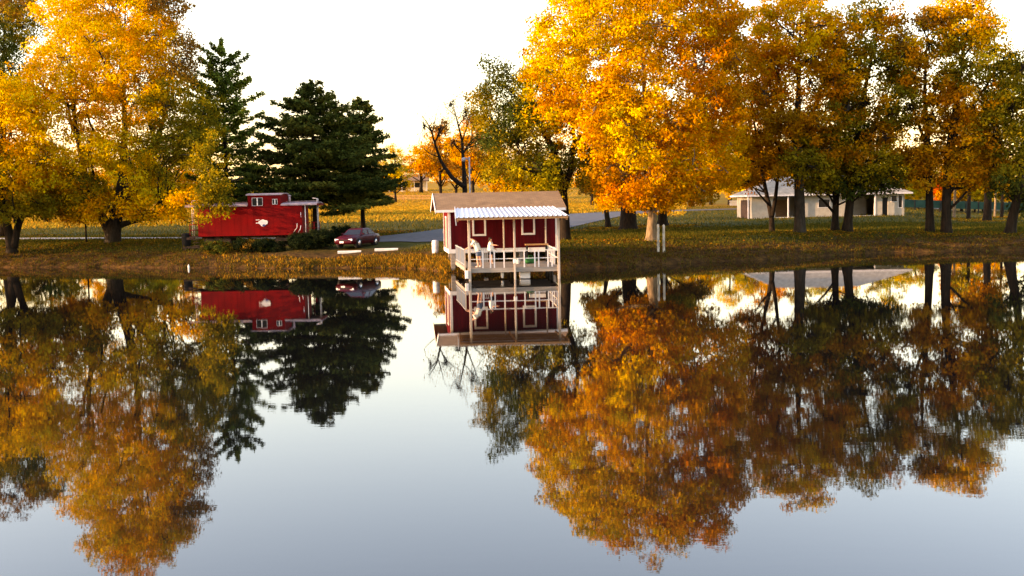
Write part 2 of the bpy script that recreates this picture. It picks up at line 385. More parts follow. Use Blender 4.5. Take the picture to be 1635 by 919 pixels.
def deciduous(px, Y, label, lobes, seed, trunks, name='autumn_tree', bark=None, group=None, leaf=.34, per=26, rc=(.5, .95), maxleaf=60000, fill=1.0, depth=1.0, twigs=90, tw=1.0, category='tree', flare=1.5):
    """lobes: (px, py, rx, ry, palette) of the crown's masses; trunks: lists of (px, py, radius in metres) from the ground up. Everything gets real depth."""
    rng = np.random.default_rng(seed)
    base = gp(px, Y); s = Y / F
    xs = [l[0] for l in lobes]; xc = (min(xs) + max(xs)) / 2; Rw = (max(l[0] + l[2] for l in lobes) - min(l[0] - l[2] for l in lobes)) / 2
    ysl = [l[1] for l in lobes]; yc = (min(ysl) + max(ysl)) / 2; Rh = max(1, (max(l[1] + l[3] for l in lobes) - min(l[1] - l[3] for l in lobes)) / 2)
    W = []
    for (lx, ly, rx, ry, pal, *own) in lobes:
        rho = min(1, math.hypot((lx - xc) / Rw, .7 * (ly - yc) / Rh)); D = Rw * depth * math.sqrt(max(0.02, 1 - rho * rho)) - rx * .6
        offs = [rng.uniform(-.3, .3) * rx] if D < rx * .5 else ([-D * .8, D * .8] if D < rx * 1.3 else [-D, rng.uniform(-.2, .2) * D, D])
        if own: offs = [(own[0] - Y) / s]
        for dd in offs:
            c = pix(lx + rng.normal() * rx * .12, ly + rng.normal() * ry * .1, Y + dd * s)
            r = (rx * s * rng.uniform(.9, 1.08), rx * s * rng.uniform(.9, 1.1), ry * s * rng.uniform(.9, 1.08))
            W.append((c, r, pal))
    root = empty(name, base, 0, label, category, group)
    me, CC = crown_mesh('crown', W, base, rng, leaf, per, rc, maxleaf, fill)
    co = bpy.data.objects.new('crown', me); col.objects.link(co); me.materials.append(M_leaf); co.parent = root
    mb = MB(); nodes = []
    for ti, tr in enumerate(trunks):
        pts = []; rad = []
        for k, (tx, ty, r) in enumerate(tr):
            p = pix(tx, ty, Y + (rng.uniform(-.25, .25) if k else 0) + (0 if k < 2 else rng.uniform(-1, 1) * 1.0))
            if k == 0 and ti == 0: p = base + Vector((0, 0, -.3))
            pts.append(p); rad.append(r)
        # resample smoothly
        P = []; Q = []
        for a in range(len(pts) - 1):
            for t in np.linspace(0, 1, 4, endpoint=False):
                P.append(pts[a].lerp(pts[a + 1], t)); Q.append(rad[a] * (1 - t) + rad[a + 1] * t)
        P.append(pts[-1]); Q.append(rad[-1])
        for a in range(1, len(P) - 1): P[a] = P[a] * .5 + (P[a - 1] + P[a + 1]) * .25
        if ti == 0:
            Q[0] *= flare; Q[1] *= 1 + (flare - 1) * .35
            # root flare reaches the ground
        mb.tube([p - base for p in P], Q, 10, True); nodes += list(zip(P, Q))
    for (c, r, pal) in W:
        lowest = base.z + .10 * (max(w_[0].z for w_ in W) - base.z)
        cands = [(p, q) for p, q in nodes if lowest < p.z < c.z - .3 * r[2]] or [t for t in nodes if t[0].z > lowest] or nodes
        p, q = min(cands, key=lambda t: (t[0] - c).length + .6 * abs((c.z - t[0].z) - .7 * math.hypot(c.x - t[0].x, c.y - t[0].y)))
        L = (c - p).length; r0 = min(q * .7, .035 + .016 * L)
        B = bend(p, c, rng, 6, .2, .06); rr = [r0 * (1 - .8 * t) + .012 for t in np.linspace(0, 1, 6)]
        mb.tube([b - base for b in B], rr, 6, True)
    tips = rng.choice(len(CC), min(len(CC), twigs), replace=False)
    cen = [w_[0] for w_ in W]
    for i in tips:
        e = Vector(CC[i]); c = min(cen, key=lambda t: (t - e).length)
        B = bend(c - (e - c) * .25, e, rng, 4, .2, .03); mb.tube([b - base for b in B], [.045 * tw, .035 * tw, .024 * tw, .012 * tw], 4, False)
    mb.build('trunk', bark or M_bark, root)
    TREES_AT.append((base.x, base.y, Rw * s * .9))
    return root
def conifer(px, Y, top, half, label, seed, pal='dgreen', levels=26, lean=0, first=.12, openness=0.0, rise=.0, name='conifer', trunk_r=.28, shape=.8, per=48, needle=.42, group=None, bark=None, round_=0):
    rng = np.random.default_rng(seed); base = gp(px, Y); H = pix(px, top, Y).z - base.z; s = Y / F; Wd = half * s
    root = empty(name, base, 0, label, 'tree', group)
    mb = MB(); mb.tube([(lean * t * H, 0, H * t - .2) for t in np.linspace(0, 1, 9)], [trunk_r * (1.35 if t == 0 else 1 - .93 * t) for t in np.linspace(0, 1, 9)], 9)
    Cs = []; Ns = []; Ss = []; Cl = []
    for k in range(levels):
        t = first + (1 - first) * (k / (levels - 1)) ** .95
        Lm = Wd * ((1 - t) / (1 - first)) ** shape + .25
        if round_: Lm = min(Lm, Wd * (0.62 + .38 * sm(0, round_, t - first)))
        nb = rng.integers(5, 8)
        for j in range(nb):
            if rng.random() < openness * .35: continue
            L = Lm * rng.uniform(.5, 1.18); az = 2 * math.pi * (j + rng.uniform(-.35, .35)) / nb + k * 2.4
            z0 = t * H + rng.uniform(-.25, .25); d = Vector((math.cos(az), math.sin(az), 0))
            sl = rise + .42 * (t - .45) + rng.uniform(-.12, .12)
            tip = Vector((lean * t * H, 0, z0)) + d * L + Vector((0, 0, L * sl)); st = Vector((lean * t * H, 0, z0))
            mid = st.lerp(tip, .55) + Vector((0, 0, -L * .06))
            mb.tube([st, mid, tip], [.018 + .013 * L, .012 + .008 * L, .008], 5, False)
            n = int(per * (L / 2.2) * (1 + .2 * (1 - t))) + 8
            u = rng.uniform(.18, 1.04, n) ** .75
            P = np.array([(st.lerp(mid, x / .55) if x < .55 else mid.lerp(tip, (x - .55) / .45)) for x in u])
            side = np.array(d.cross(Vector((0, 0, 1)))); spread = (L * .30 * (1 - .65 * u) + .12)
            P = P + side * (rng.uniform(-1, 1, n) * spread)[:, None] + np.array([0, 0, 1]) * (rng.normal(size=n) * .11)[:, None]
            nr = np.array([0, 0, 1.0]) * .9 + rng.normal(size=(n, 3)) * .55 + np.array(d) * .2
            Cs.append(P); Ns.append(nr / np.linalg.norm(nr, axis=1)[:, None]); Ss.append(needle * rng.uniform(.6, 1.3, n))
            c = np.array(PAL[pal][rng.integers(3)]) * rng.uniform(.8, 1.2)
            Cl.append(c * rng.uniform(.7, 1.3, (n, 1)))
    C = np.concatenate(Cs); n = len(C); V = leaf_faces(C, np.concatenate(Ns), np.concatenate(Ss), rng, .42)
    me = bpy.data.meshes.new('crown'); fast_mesh(me, V, np.arange(4 * n).reshape(-1, 4))
    c4 = np.concatenate([np.clip(np.concatenate(Cl), .004, .9), np.ones((n, 1))], 1)
    a = me.color_attributes.new('leaf_colour', 'FLOAT_COLOR', 'POINT'); a.data.foreach_set('color', np.repeat(c4, 4, 0).astype(np.float32).reshape(-1))
    co = bpy.data.objects.new('crown', me); col.objects.link(co); me.materials.append(M_needle); co.parent = root
    mb.build('trunk', bark or M_bark, root); TREES_AT.append((base.x, base.y, Wd))
    return root

# ---- the near trees, left to right
deciduous(20, 92, 'olive and yellow tree at the far left bank with a forked dark trunk', [
    (15, 205, 70, 60, 'gold'), (70, 250, 48, 45, 'yellow'), (-20, 270, 60, 50, 'olive'), (30, 290, 50, 40, 'gold'), (-50, 180, 60, 60, 'olive'), (60, 320, 45, 26, 'olive'), (5, 335, 50, 25, 'olive'),
    (-70, 300, 60, 50, 'olive'), (0, 140, 50, 45, 'yellow'), (45, 180, 45, 40, 'yellow'), (-60, 110, 55, 45, 'olive')], 11,
    [[(18, 402, .42), (14, 370, .36), (4, 330, .28), (-5, 250, .16), (0, 170, .06)], [(22, 395, .34), (28, 362, .28), (45, 320, .2), (55, 250, .1)]])
deciduous(8, 120, 'green leaved tree at the top left behind the yellow trees', [
    (0, 60, 50, 45, 'green'), (35, 40, 35, 35, 'olive'), (20, 110, 45, 40, 'green'), (-40, 90, 50, 50, 'green'), (-20, 10, 50, 35, 'brown'), (30, 5, 30, 22, 'brown'), (-10, 160, 50, 50, 'green')], 12,
    [[(8, 372, .4), (6, 250, .3), (5, 100, .15), (8, 20, .05)]], fill=.8)
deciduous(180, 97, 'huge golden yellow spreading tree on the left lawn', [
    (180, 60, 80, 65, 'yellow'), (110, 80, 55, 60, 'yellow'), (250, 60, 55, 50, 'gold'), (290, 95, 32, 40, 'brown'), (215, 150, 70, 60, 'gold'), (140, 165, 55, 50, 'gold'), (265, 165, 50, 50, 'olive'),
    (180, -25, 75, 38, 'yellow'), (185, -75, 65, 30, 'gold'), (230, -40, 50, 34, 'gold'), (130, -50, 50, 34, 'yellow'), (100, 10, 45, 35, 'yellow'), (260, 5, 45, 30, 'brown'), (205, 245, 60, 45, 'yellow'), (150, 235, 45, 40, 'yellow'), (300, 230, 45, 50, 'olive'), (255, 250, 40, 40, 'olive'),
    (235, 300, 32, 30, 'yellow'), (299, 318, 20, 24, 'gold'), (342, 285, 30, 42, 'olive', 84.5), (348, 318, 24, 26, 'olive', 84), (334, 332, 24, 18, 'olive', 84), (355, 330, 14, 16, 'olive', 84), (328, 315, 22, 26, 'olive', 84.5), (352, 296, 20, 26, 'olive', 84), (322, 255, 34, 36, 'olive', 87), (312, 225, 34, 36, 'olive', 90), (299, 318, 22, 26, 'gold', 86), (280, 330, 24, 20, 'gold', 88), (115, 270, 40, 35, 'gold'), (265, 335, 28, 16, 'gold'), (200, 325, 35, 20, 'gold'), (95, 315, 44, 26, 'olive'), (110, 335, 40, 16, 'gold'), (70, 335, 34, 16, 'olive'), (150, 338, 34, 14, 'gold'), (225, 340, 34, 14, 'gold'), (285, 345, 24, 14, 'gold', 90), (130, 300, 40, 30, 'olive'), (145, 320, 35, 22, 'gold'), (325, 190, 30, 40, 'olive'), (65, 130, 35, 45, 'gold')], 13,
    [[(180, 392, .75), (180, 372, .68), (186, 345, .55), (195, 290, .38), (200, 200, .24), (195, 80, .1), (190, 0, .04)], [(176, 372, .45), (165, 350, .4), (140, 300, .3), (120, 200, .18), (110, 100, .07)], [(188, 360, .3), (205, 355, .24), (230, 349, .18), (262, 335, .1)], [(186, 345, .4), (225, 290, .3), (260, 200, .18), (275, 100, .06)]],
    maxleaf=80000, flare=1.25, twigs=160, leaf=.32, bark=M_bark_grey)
conifer(365, 106, 70, 96, 'tall open light green pine behind the red caboose', 21, 'pine', levels=22, openness=.5, rise=.28, shape=.50, first=.15, per=100, trunk_r=.3, name='pine_tree', needle=.46)
conifer(505, 98, 134, 128, 'broad dark spruce standing behind the right end of the caboose', 22, 'dgreen', levels=30, first=.25, rise=.02, shape=.62, per=110, needle=.42, openness=.2, trunk_r=.34, name='spruce_tree')
conifer(580, 112, 160, 66, 'narrower dark spruce leaning on the right flank of the broad one', 23, 'dgreen', levels=28, first=.22, shape=.52, per=95, needle=.44, openness=.2, trunk_r=.25, name='spruce_tree')
conifer(535, 190, 215, 48, 'slim trunked dark evergreen showing behind the caboose steps', 24, 'dgreen', levels=22, first=.3, shape=.6, per=60, needle=.5, trunk_r=.32, name='spruce_tree')
conifer(566, 215, 228, 42, 'short trunked dark evergreen showing behind the round bush', 25, 'dgreen', levels=20, first=.26, shape=.6, per=60, needle=.5, trunk_r=.36, name='spruce_tree')
deciduous(744, 112, 'nearly bare dark tree forking behind the boathouse roof', [
    (700, 205, 26, 32, 'brown'), (745, 180, 28, 30, 'brown'), (720, 165, 22, 24, 'brown'), (768, 225, 22, 28, 'brown'), (678, 200, 16, 24, 'brown'), (725, 225, 24, 26, 'brown')], 31,
    [[(744, 330, 0.310), (742, 296, 0.260), (740, 260, 0.174), (737, 220, 0.124), (728, 185, 0.062), (722, 160, 0.019)], [(741, 298, 0.248), (722, 284, 0.211), (704, 258, 0.161), (694, 228, 0.112), (688, 205, 0.074), (674, 184, 0.025)],
     [(739, 245, 0.099), (752, 225, 0.074), (766, 212, 0.031)], [(694, 228, 0.074), (706, 205, 0.050), (724, 192, 0.019)], [(690, 212, 0.062), (695, 190, 0.037), (699, 172, 0.015)], [(738, 225, 0.081), (748, 195, 0.050), (758, 160, 0.019)], [(700, 250, 0.062), (684, 244, 0.043), (668, 228, 0.019)], [(728, 185, 0.043), (712, 172, 0.031), (706, 155, 0.012)]],
    per=3, fill=.8, leaf=.22, twigs=260, tw=.45, name='bare_tree')
deciduous(903, 84, 'green and yellow leaved tree with a forked dark trunk right of the boathouse', [
    (795, 128, 34, 32, 'green'), (770, 160, 26, 26, 'olive'), (820, 180, 42, 40, 'green'), (860, 130, 40, 40, 'lime'), (790, 215, 30, 28, 'green'), (835, 235, 42, 36, 'olive'), (800, 265, 34, 28, 'olive'), (850, 275, 42, 28, 'lime'), (815, 295, 26, 16, 'gold'),
    (895, 200, 45, 45, 'gold'), (880, 255, 40, 34, 'green'), (925, 260, 35, 35, 'olive'), (855, 185, 36, 34, 'lime'), (885, 290, 30, 18, 'lime'), (770, 195, 18, 20, 'olive')], 41,
    [[(903, 384, .42), (901, 345, .4), (898, 300, .36), (885, 240, .24), (850, 180, .14), (810, 140, .05)], [(900, 302, .3), (912, 270, .24), (918, 220, .14), (905, 160, .05)], [(893, 285, .2), (860, 262, .15), (815, 235, .08), (790, 200, .04)]],
    bark=M_bark, leaf=.30, maxleaf=62000, depth=.7, flare=1.2, fill=1.35)
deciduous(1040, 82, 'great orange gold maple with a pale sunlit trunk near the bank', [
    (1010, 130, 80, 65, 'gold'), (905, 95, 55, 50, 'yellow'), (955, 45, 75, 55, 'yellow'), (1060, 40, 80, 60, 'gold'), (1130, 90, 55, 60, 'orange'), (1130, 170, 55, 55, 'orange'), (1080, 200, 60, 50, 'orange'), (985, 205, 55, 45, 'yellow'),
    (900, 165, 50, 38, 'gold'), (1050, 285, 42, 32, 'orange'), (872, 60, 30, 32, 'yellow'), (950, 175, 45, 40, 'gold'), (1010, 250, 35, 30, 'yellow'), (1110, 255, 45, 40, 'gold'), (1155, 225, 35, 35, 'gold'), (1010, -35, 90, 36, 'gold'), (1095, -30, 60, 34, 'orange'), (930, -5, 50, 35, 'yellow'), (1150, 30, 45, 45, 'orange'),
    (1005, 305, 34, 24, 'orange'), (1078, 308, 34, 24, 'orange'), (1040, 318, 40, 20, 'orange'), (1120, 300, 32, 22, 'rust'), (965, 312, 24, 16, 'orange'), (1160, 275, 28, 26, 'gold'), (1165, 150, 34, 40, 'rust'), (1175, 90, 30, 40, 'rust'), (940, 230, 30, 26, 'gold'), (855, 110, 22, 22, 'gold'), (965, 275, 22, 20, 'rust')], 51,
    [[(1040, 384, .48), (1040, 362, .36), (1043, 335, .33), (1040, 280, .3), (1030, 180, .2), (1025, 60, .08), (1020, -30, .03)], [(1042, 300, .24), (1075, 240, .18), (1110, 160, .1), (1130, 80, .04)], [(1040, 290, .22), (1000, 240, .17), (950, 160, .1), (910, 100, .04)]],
    bark=M_bark_sunlit, maxleaf=90000, leaf=.33, twigs=120, flare=1.7, per=30, rc=(.45, .95))
deciduous(1003, 105, 'broad dark trunked tree hidden behind the great maple', [
    (985, 250, 45, 45, 'rust'), (1040, 240, 50, 40, 'rust'), (960, 290, 32, 26, 'rust'), (1030, 295, 40, 22, 'rust'), (1000, 190, 60, 50, 'rust'), (1080, 285, 35, 24, 'olive')], 52,
    [[(1003, 368, .95), (1003, 350, .8), (1003, 320, .68), (1003, 260, .4), (1003, 190, .15)]], flare=1.5, maxleaf=26000, leaf=.4)
deciduous(972, 112, 'slender tree with a leaning brown trunk left of the broad dark trunk', [
    (960, 270, 26, 24, 'rust'), (950, 295, 24, 18, 'brown'), (975, 300, 22, 14, 'orange')], 53, [[(973, 363, .3), (968, 335, .25), (962, 300, .16), (958, 270, .06)]], maxleaf=9000, leaf=.4)
deciduous(1058, 114, 'dark trunked tree standing right behind the pair of posts', [
    (1060, 265, 34, 30, 'rust'), (1090, 285, 30, 24, 'rust'), (1050, 300, 26, 18, 'rust'), (1110, 300, 30, 16, 'brown')], 54, [[(1058, 354, .6), (1058, 335, .42), (1059, 310, .36), (1062, 262, .15)]], flare=1.6, maxleaf=14000, leaf=.42)
deciduous(1233, 92, 'orange tree with a slim trunk split in a narrow V', [  # from here rightward, sunlit tops are painted as gold and orange upper lobes
    (1215, 215, 40, 40, 'orange'), (1185, 160, 35, 40, 'orange'), (1235, 160, 40, 40, 'orange'), (1200, 100, 40, 40, 'orange'), (1180, 255, 28, 24, 'rust'), (1250, 245, 30, 24, 'rust'), (1215, 40, 40, 36, 'gold'), (1210, 268, 36, 24, 'rust'), (1185, 215, 34, 30, 'orange'), (1240, 205, 36, 34, 'rust'), (1190, 290, 24, 16, 'rust'), (1225, 110, 36, 36, 'orange')], 61,
    [[(1233, 368, .24), (1232, 345, .21), (1224, 310, .17), (1212, 250, .12), (1198, 150, .05)], [(1233, 345, .18), (1239, 310, .15), (1246, 240, .1), (1240, 150, .04)]], maxleaf=34000, fill=.85)
deciduous(1277, 90, 'tall orange tree on a straight grey trunk before the white house', [
    (1270, 60, 55, 50, 'gold'), (1320, 40, 45, 40, 'gold'), (1235, 30, 40, 36, 'gold'), (1290, 130, 55, 50, 'orange'), (1340, 110, 40, 40, 'orange'), (1285, -5, 50, 30, 'gold'), (1255, 190, 45, 40, 'rust'), (1310, 200, 45, 40, 'rust'), (1275, 245, 35, 24, 'olive'), (1350, 170, 30, 35, 'olive'), (1300, 265, 40, 26, 'olive'), (1258, 268, 30, 20, 'rust'), (1330, 235, 40, 32, 'rust'), (1230, 90, 36, 36, 'orange'), (1345, 60, 36, 36, 'orange'), (1300, 90, 40, 36, 'gold'), (1225, 150, 34, 34, 'rust')], 62,
    [[(1277, 373, .48), (1277, 330, .42), (1275, 270, .36), (1274, 180, .24), (1276, 80, .12), (1280, 10, .04)], [(1275, 230, .2), (1305, 160, .13), (1330, 80, .05)], [(1275, 250, .18), (1250, 180, .12), (1238, 80, .04)]], bark=M_bark_grey, maxleaf=46000, fill=.85, flare=1.25, twigs=140)
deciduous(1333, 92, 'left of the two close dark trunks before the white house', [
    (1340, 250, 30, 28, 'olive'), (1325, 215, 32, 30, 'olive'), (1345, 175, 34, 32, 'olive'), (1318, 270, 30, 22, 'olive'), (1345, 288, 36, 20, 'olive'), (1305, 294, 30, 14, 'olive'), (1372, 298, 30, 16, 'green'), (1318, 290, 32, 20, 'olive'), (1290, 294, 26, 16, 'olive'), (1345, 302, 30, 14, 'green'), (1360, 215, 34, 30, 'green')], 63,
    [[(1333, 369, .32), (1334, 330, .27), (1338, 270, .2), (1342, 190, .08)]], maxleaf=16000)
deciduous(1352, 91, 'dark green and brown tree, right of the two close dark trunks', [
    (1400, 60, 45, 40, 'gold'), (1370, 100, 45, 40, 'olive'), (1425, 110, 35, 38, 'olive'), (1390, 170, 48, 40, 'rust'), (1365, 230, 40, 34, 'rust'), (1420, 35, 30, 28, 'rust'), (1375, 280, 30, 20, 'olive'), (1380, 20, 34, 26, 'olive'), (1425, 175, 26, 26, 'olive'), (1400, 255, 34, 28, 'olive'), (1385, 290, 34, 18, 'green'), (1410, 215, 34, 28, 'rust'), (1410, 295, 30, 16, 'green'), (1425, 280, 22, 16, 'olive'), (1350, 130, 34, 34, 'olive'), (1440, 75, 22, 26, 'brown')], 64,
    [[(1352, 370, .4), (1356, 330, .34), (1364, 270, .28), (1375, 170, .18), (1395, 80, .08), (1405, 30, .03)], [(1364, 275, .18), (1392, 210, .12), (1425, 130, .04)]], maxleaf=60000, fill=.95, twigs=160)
deciduous(1485, 90, 'left of the twin straight dark trunks at the right bank', [
    (1465, 120, 40, 40, 'rust'), (1490, 70, 36, 36, 'gold'), (1450, 175, 34, 34, 'olive'), (1490, 190, 40, 40, 'rust'), (1470, 240, 36, 28, 'rust'), (1480, 280, 34, 22, 'rust'), (1440, 130, 22, 26, 'olive'), (1478, 30, 24, 22, 'brown'), (1455, 250, 30, 26, 'rust'), (1462, 290, 26, 18, 'rust'), (1450, 90, 24, 26, 'rust'), (1500, 140, 36, 36, 'orange'), (1500, 30, 30, 26, 'gold'), (1500, 245, 34, 30, 'rust')], 65,
    [[(1485, 372, .36), (1484, 320, .3), (1482, 240, .24), (1476, 150, .14), (1480, 60, .05)], [(1482, 240, .15), (1460, 180, .1), (1445, 120, .04)]], maxleaf=48000, fill=.95, twigs=140, flare=1.3)
deciduous(1511, 89, 'right of the twin straight dark trunks, its top golden', [
    (1545, 50, 42, 42, 'gold'), (1580, 85, 36, 34, 'yellow'), (1530, 110, 46, 40, 'olive'), (1590, 135, 34, 32, 'olive'), (1560, 170, 46, 40, 'orange'), (1525, 190, 40, 36, 'rust'), (1545, 240, 45, 34, 'rust'), (1530, 285, 36, 24, 'rust'), (1550, 10, 32, 26, 'gold'), (1605, 100, 20, 24, 'green'), (1575, 225, 36, 32, 'rust'), (1565, 280, 34, 22, 'rust'), (1520, 60, 34, 34, 'olive'), (1590, 175, 32, 30, 'olive'), (1515, 15, 28, 24, 'gold'), (1575, 45, 30, 26, 'yellow'), (1520, 150, 36, 34, 'rust'), (1590, 265, 30, 22, 'rust')], 66,
    [[(1511, 373, .42), (1511, 320, .36), (1515, 240, .3), (1530, 140, .16), (1545, 40, .05)], [(1514, 240, .18), (1545, 180, .12), (1585, 120, .04)]], maxleaf=64000, fill=1.0, twigs=140, flare=1.3)
deciduous(1612, 88, 'dark olive tree with a leaning trunk at the far right bank', [
    (1620, 170, 46, 45, 'olive'), (1590, 215, 40, 36, 'olive'), (1650, 230, 50, 45, 'olive'), (1625, 270, 45, 36, 'olive'), (1600, 300, 36, 24, 'green'), (1655, 310, 46, 30, 'green'), (1660, 150, 45, 45, 'olive'), (1640, 110, 30, 30, 'olive')], 67,
    [[(1608, 376, .45), (1617, 345, .38), (1628, 300, .3), (1635, 220, .18), (1640, 140, .06)]], maxleaf=44000)

# ---- trees farther back: four kinds, each built once and copied
def far_proto(kind, pals, seed, shape):
    """a whole tree 10 m high at the origin"""
    rng = np.random.default_rng(seed); root = empty('background_tree', (0, 0, 0))
    W = []
    for (x, y, z, r) in shape:
        W.append(((x, y, z), (r * rng.uniform(.9, 1.1), r * rng.uniform(.9, 1.1), r * .85), pals[rng.integers(len(pals))]))
    me, CC = crown_mesh('crown', W, (0, 0, 0), rng, .36, 20, (.4, .8), 11000, 1.0)
    co = bpy.data.objects.new('crown', me); col.objects.link(co); me.materials.append(M_leaf); co.parent = root
    mb = MB(); mb.tube([(0, 0, -.5), (.05, 0, 1.2), (.1, .05, 3.5), (0, 0, 6), (0, 0, 9)], [.3, .2, .17, .11, .03], 8)
    for (c, r, p) in W: mb.tube([(0, 0, max(1.5, c[2] - 2)), ((c[0]) * .5, c[1] * .5, c[2] - .7), c], [.09, .07, .03], 5)
    for i in rng.choice(len(CC), 30): e = CC[i]; mb.tube([(e[0] * .5, e[1] * .5, e[2] - .5), e], [.03, .01], 4)
    mb.build('trunk', M_bark, root)
    return root
SH_A = [(0, 0, 7, 2.2), (1.8, .5, 6, 1.8), (-1.9, -.3, 5.8, 1.8), (.3, 1.7, 5.8, 1.8), (0, -1.8, 5.6, 1.8), (.4, 0, 8.6, 1.4), (2.2, -1, 4.4, 1.5), (-2.3, .8, 4.2, 1.5), (0, -1.6, 4, 1.5), (1, 1.5, 4, 1.4)]
SH_B = [(0, 0, 6.5, 2), (1.6, 0, 5, 1.7), (-1.6, .4, 4.6, 1.7), (.2, -1.5, 4.4, 1.7), (-.4, 0, 8.3, 1.4), (.3, 1.4, 4.4, 1.6), (1.8, -.8, 3, 1.4), (-1.9, -.5, 2.8, 1.4), (0, -1.2, 2.6, 1.4), (.5, .3, 9.4, .8)]
SH_C = [(.6, 0, 7.4, 1.6), (-1.1, .3, 6.8, 1.5), (1.8, .4, 5.6, 1.3), (-2.1, 0, 5.0, 1.3), (.1, -1.5, 5.8, 1.4), (.3, 0, 9.0, .9), (0, 1.5, 5.4, 1.3)]
PROTO = {'yellow': far_proto('y', ['yellow', 'lime', 'yellow'], 71, SH_B), 'orange': far_proto('o', ['gold', 'orange', 'brown'], 72, SH_A),
         'green': far_proto('g', ['olive', 'green', 'olive'], 73, SH_B),
         'lime': far_proto('l', ['lime', 'olive', 'gold'], 75, SH_A), 'red': far_proto('r', ['ember', 'ember', 'orange'], 76, SH_B)}
USED = set(); frng = random.Random(5)
def far_tree(px, Y, top, half, kind, label, group='trees beyond the lawn'):
    o = PROTO[kind] if kind not in USED else copy_tree(PROTO[kind]); USED.add(kind)
    b = gp(px, Y); H = pix(px, top, Y).z - b.z; wd = half * Y / F
    o.location = b; o.scale = (wd / 3.4, wd / 3.4, H / 9.7); o.rotation_euler.z = frng.uniform(0, 6.28)
    tag(o, label, 'tree', group)
FT = [
 (1085, 240, 252, 40, 'lime', 'lime far tree low behind the pair of slim white posts'),
 (1135, 236, 244, 42, 'yellow', 'golden far tree low behind the end of the road'),
 (1205, 238, 258, 36, 'lime', 'lime far tree right above the white picket fence end'),
 (1432, 176, 276, 26, 'lime', 'lime bush of a tree right of the white house corner'),
 (1466, 178, 284, 24, 'yellow', 'golden low tree above the left end of the green screen'),
 (1524, 177, 282, 24, 'orange', 'orange low tree above the green screen beside the red tree'),
 (1556, 178, 280, 26, 'yellow', 'golden low tree above the middle of the green screen'),
 (1588, 176, 284, 24, 'lime', 'lime low tree above the green screen behind the pale thin trunk'),
 (1622, 178, 278, 28, 'orange', 'orange low tree above the right end of the green screen'),
 (75, 188, 225, 62, 'green', 'olive green far tree seen between the two left trunks'),
 (222, 190, 235, 58, 'lime', 'lime far tree just right of the huge tree trunk'),
 (288, 198, 245, 52, 'orange', 'orange far tree seen under the drooping boughs left of the caboose'),
 (345, 205, 255, 45, 'yellow', 'yellow far tree above the left end of the caboose'),
 (415, 220, 262, 44, 'green', 'olive far tree in the gap between pine and spruce'),
 (632, 330, 232, 30, 'yellow', 'bright yellow far tree at the right edge of the dark spruces'),
 (610, 360, 252, 34, 'lime', 'low lime far tree half hidden by the dark spruces'),
 (672, 390, 232, 46, 'orange', 'pale orange far tree rising behind the small far house'),
 (704, 280, 188, 46, 'orange', 'pale orange far tree behind the left fork of the bare tree'),
 (756, 270, 172, 46, 'orange', 'pale orange far tree behind the upright fork of the bare tree'),
 (728, 330, 235, 40, 'orange', 'glowing orange far tree low behind the bare tree'),
 (790, 300, 228, 42, 'lime', 'lime far tree above the middle of the boathouse roof'),
 (835, 280, 240, 44, 'orange', 'orange far tree above the right half of the boathouse roof'),
 (875, 300, 245, 36, 'yellow', 'yellow far tree left of the forked dark trunk'),
 (945, 250, 238, 38, 'lime', 'lime far tree right of the forked dark trunk'),
 (1105, 215, 195, 52, 'lime', 'lime far tree at the right flank of the great maple'),
 (1165, 232, 205, 48, 'yellow', 'sunny yellow far tree above the white picket fence'),
 (1215, 215, 200, 48, 'orange', 'orange far tree behind the bright end of the white house roof'),
 (1285, 210, 205, 50, 'green', 'dark olive far tree behind the middle of the white house'),
 (1350, 205, 215, 44, 'lime', 'lime far tree behind the right part of the white house'),
 (1422, 190, 195, 44, 'yellow', 'glowing yellow far tree above the right end of the white house'),
 (1462, 215, 230, 40, 'lime', 'lime far tree just left of the twin straight trunks'),
 (1500, 172, 282, 17, 'red', 'small fiery red tree between the twin straight trunks'),
 (1545, 235, 225, 46, 'orange', 'orange far tree right of the twin straight trunks'),
 (1190, 205, 235, 40, 'yellow', 'golden far tree close behind the left end of the white house'),
 (1252, 185, 225, 44, 'orange', 'orange far tree just behind the grey tall trunk'),
 (1315, 180, 235, 44, 'lime', 'lime far tree behind the dark window of the white house'),
 (1395, 178, 240, 40, 'green', 'olive far tree close behind the porch of the white house'),
 (1448, 182, 250, 34, 'yellow', 'low golden far tree just right of the white house'),
 (1478, 186, 262, 30, 'orange', 'low orange far tree behind the left twin trunk'),
 (1535, 186, 258, 34, 'lime', 'low lime far tree behind the pale sunlit trunk'),
 (1570, 190, 250, 36, 'orange', 'low orange far tree behind the stout dark trunk'),
 (1612, 184, 255, 34, 'yellow', 'low golden far tree behind the leaning trunk'),
 (25, 186, 238, 50, 'green', 'low olive far tree behind the forked trunk at the left edge'),
 (178, 184, 250, 46, 'lime', 'low lime far tree straight behind the huge tree trunk'),
 (255, 188, 258, 42, 'yellow', 'low golden far tree under the right boughs of the huge tree'),
 (108, 186, 255, 42, 'green', 'low olive far tree behind the thin dark post'),
]
for a in FT: far_tree(*a)
for a in ((-190, 88, 190, 130, 'orange', 'unseen broad orange tree added left of the lawn for shade'), (-330, 100, 180, 140, 'yellow', 'unseen broad yellow tree added farthest left to shade the bank'), (-250, 120, 200, 130, 'green', 'unseen broad olive tree added farther back at the left for shade'), (-120, 108, 215, 100, 'orange', 'unseen orange tree added left of the path for shade')):
    far_tree(*a, group='unseen trees added to shade the left lawn')  # added out of view to cast shade on the left bank and lawn
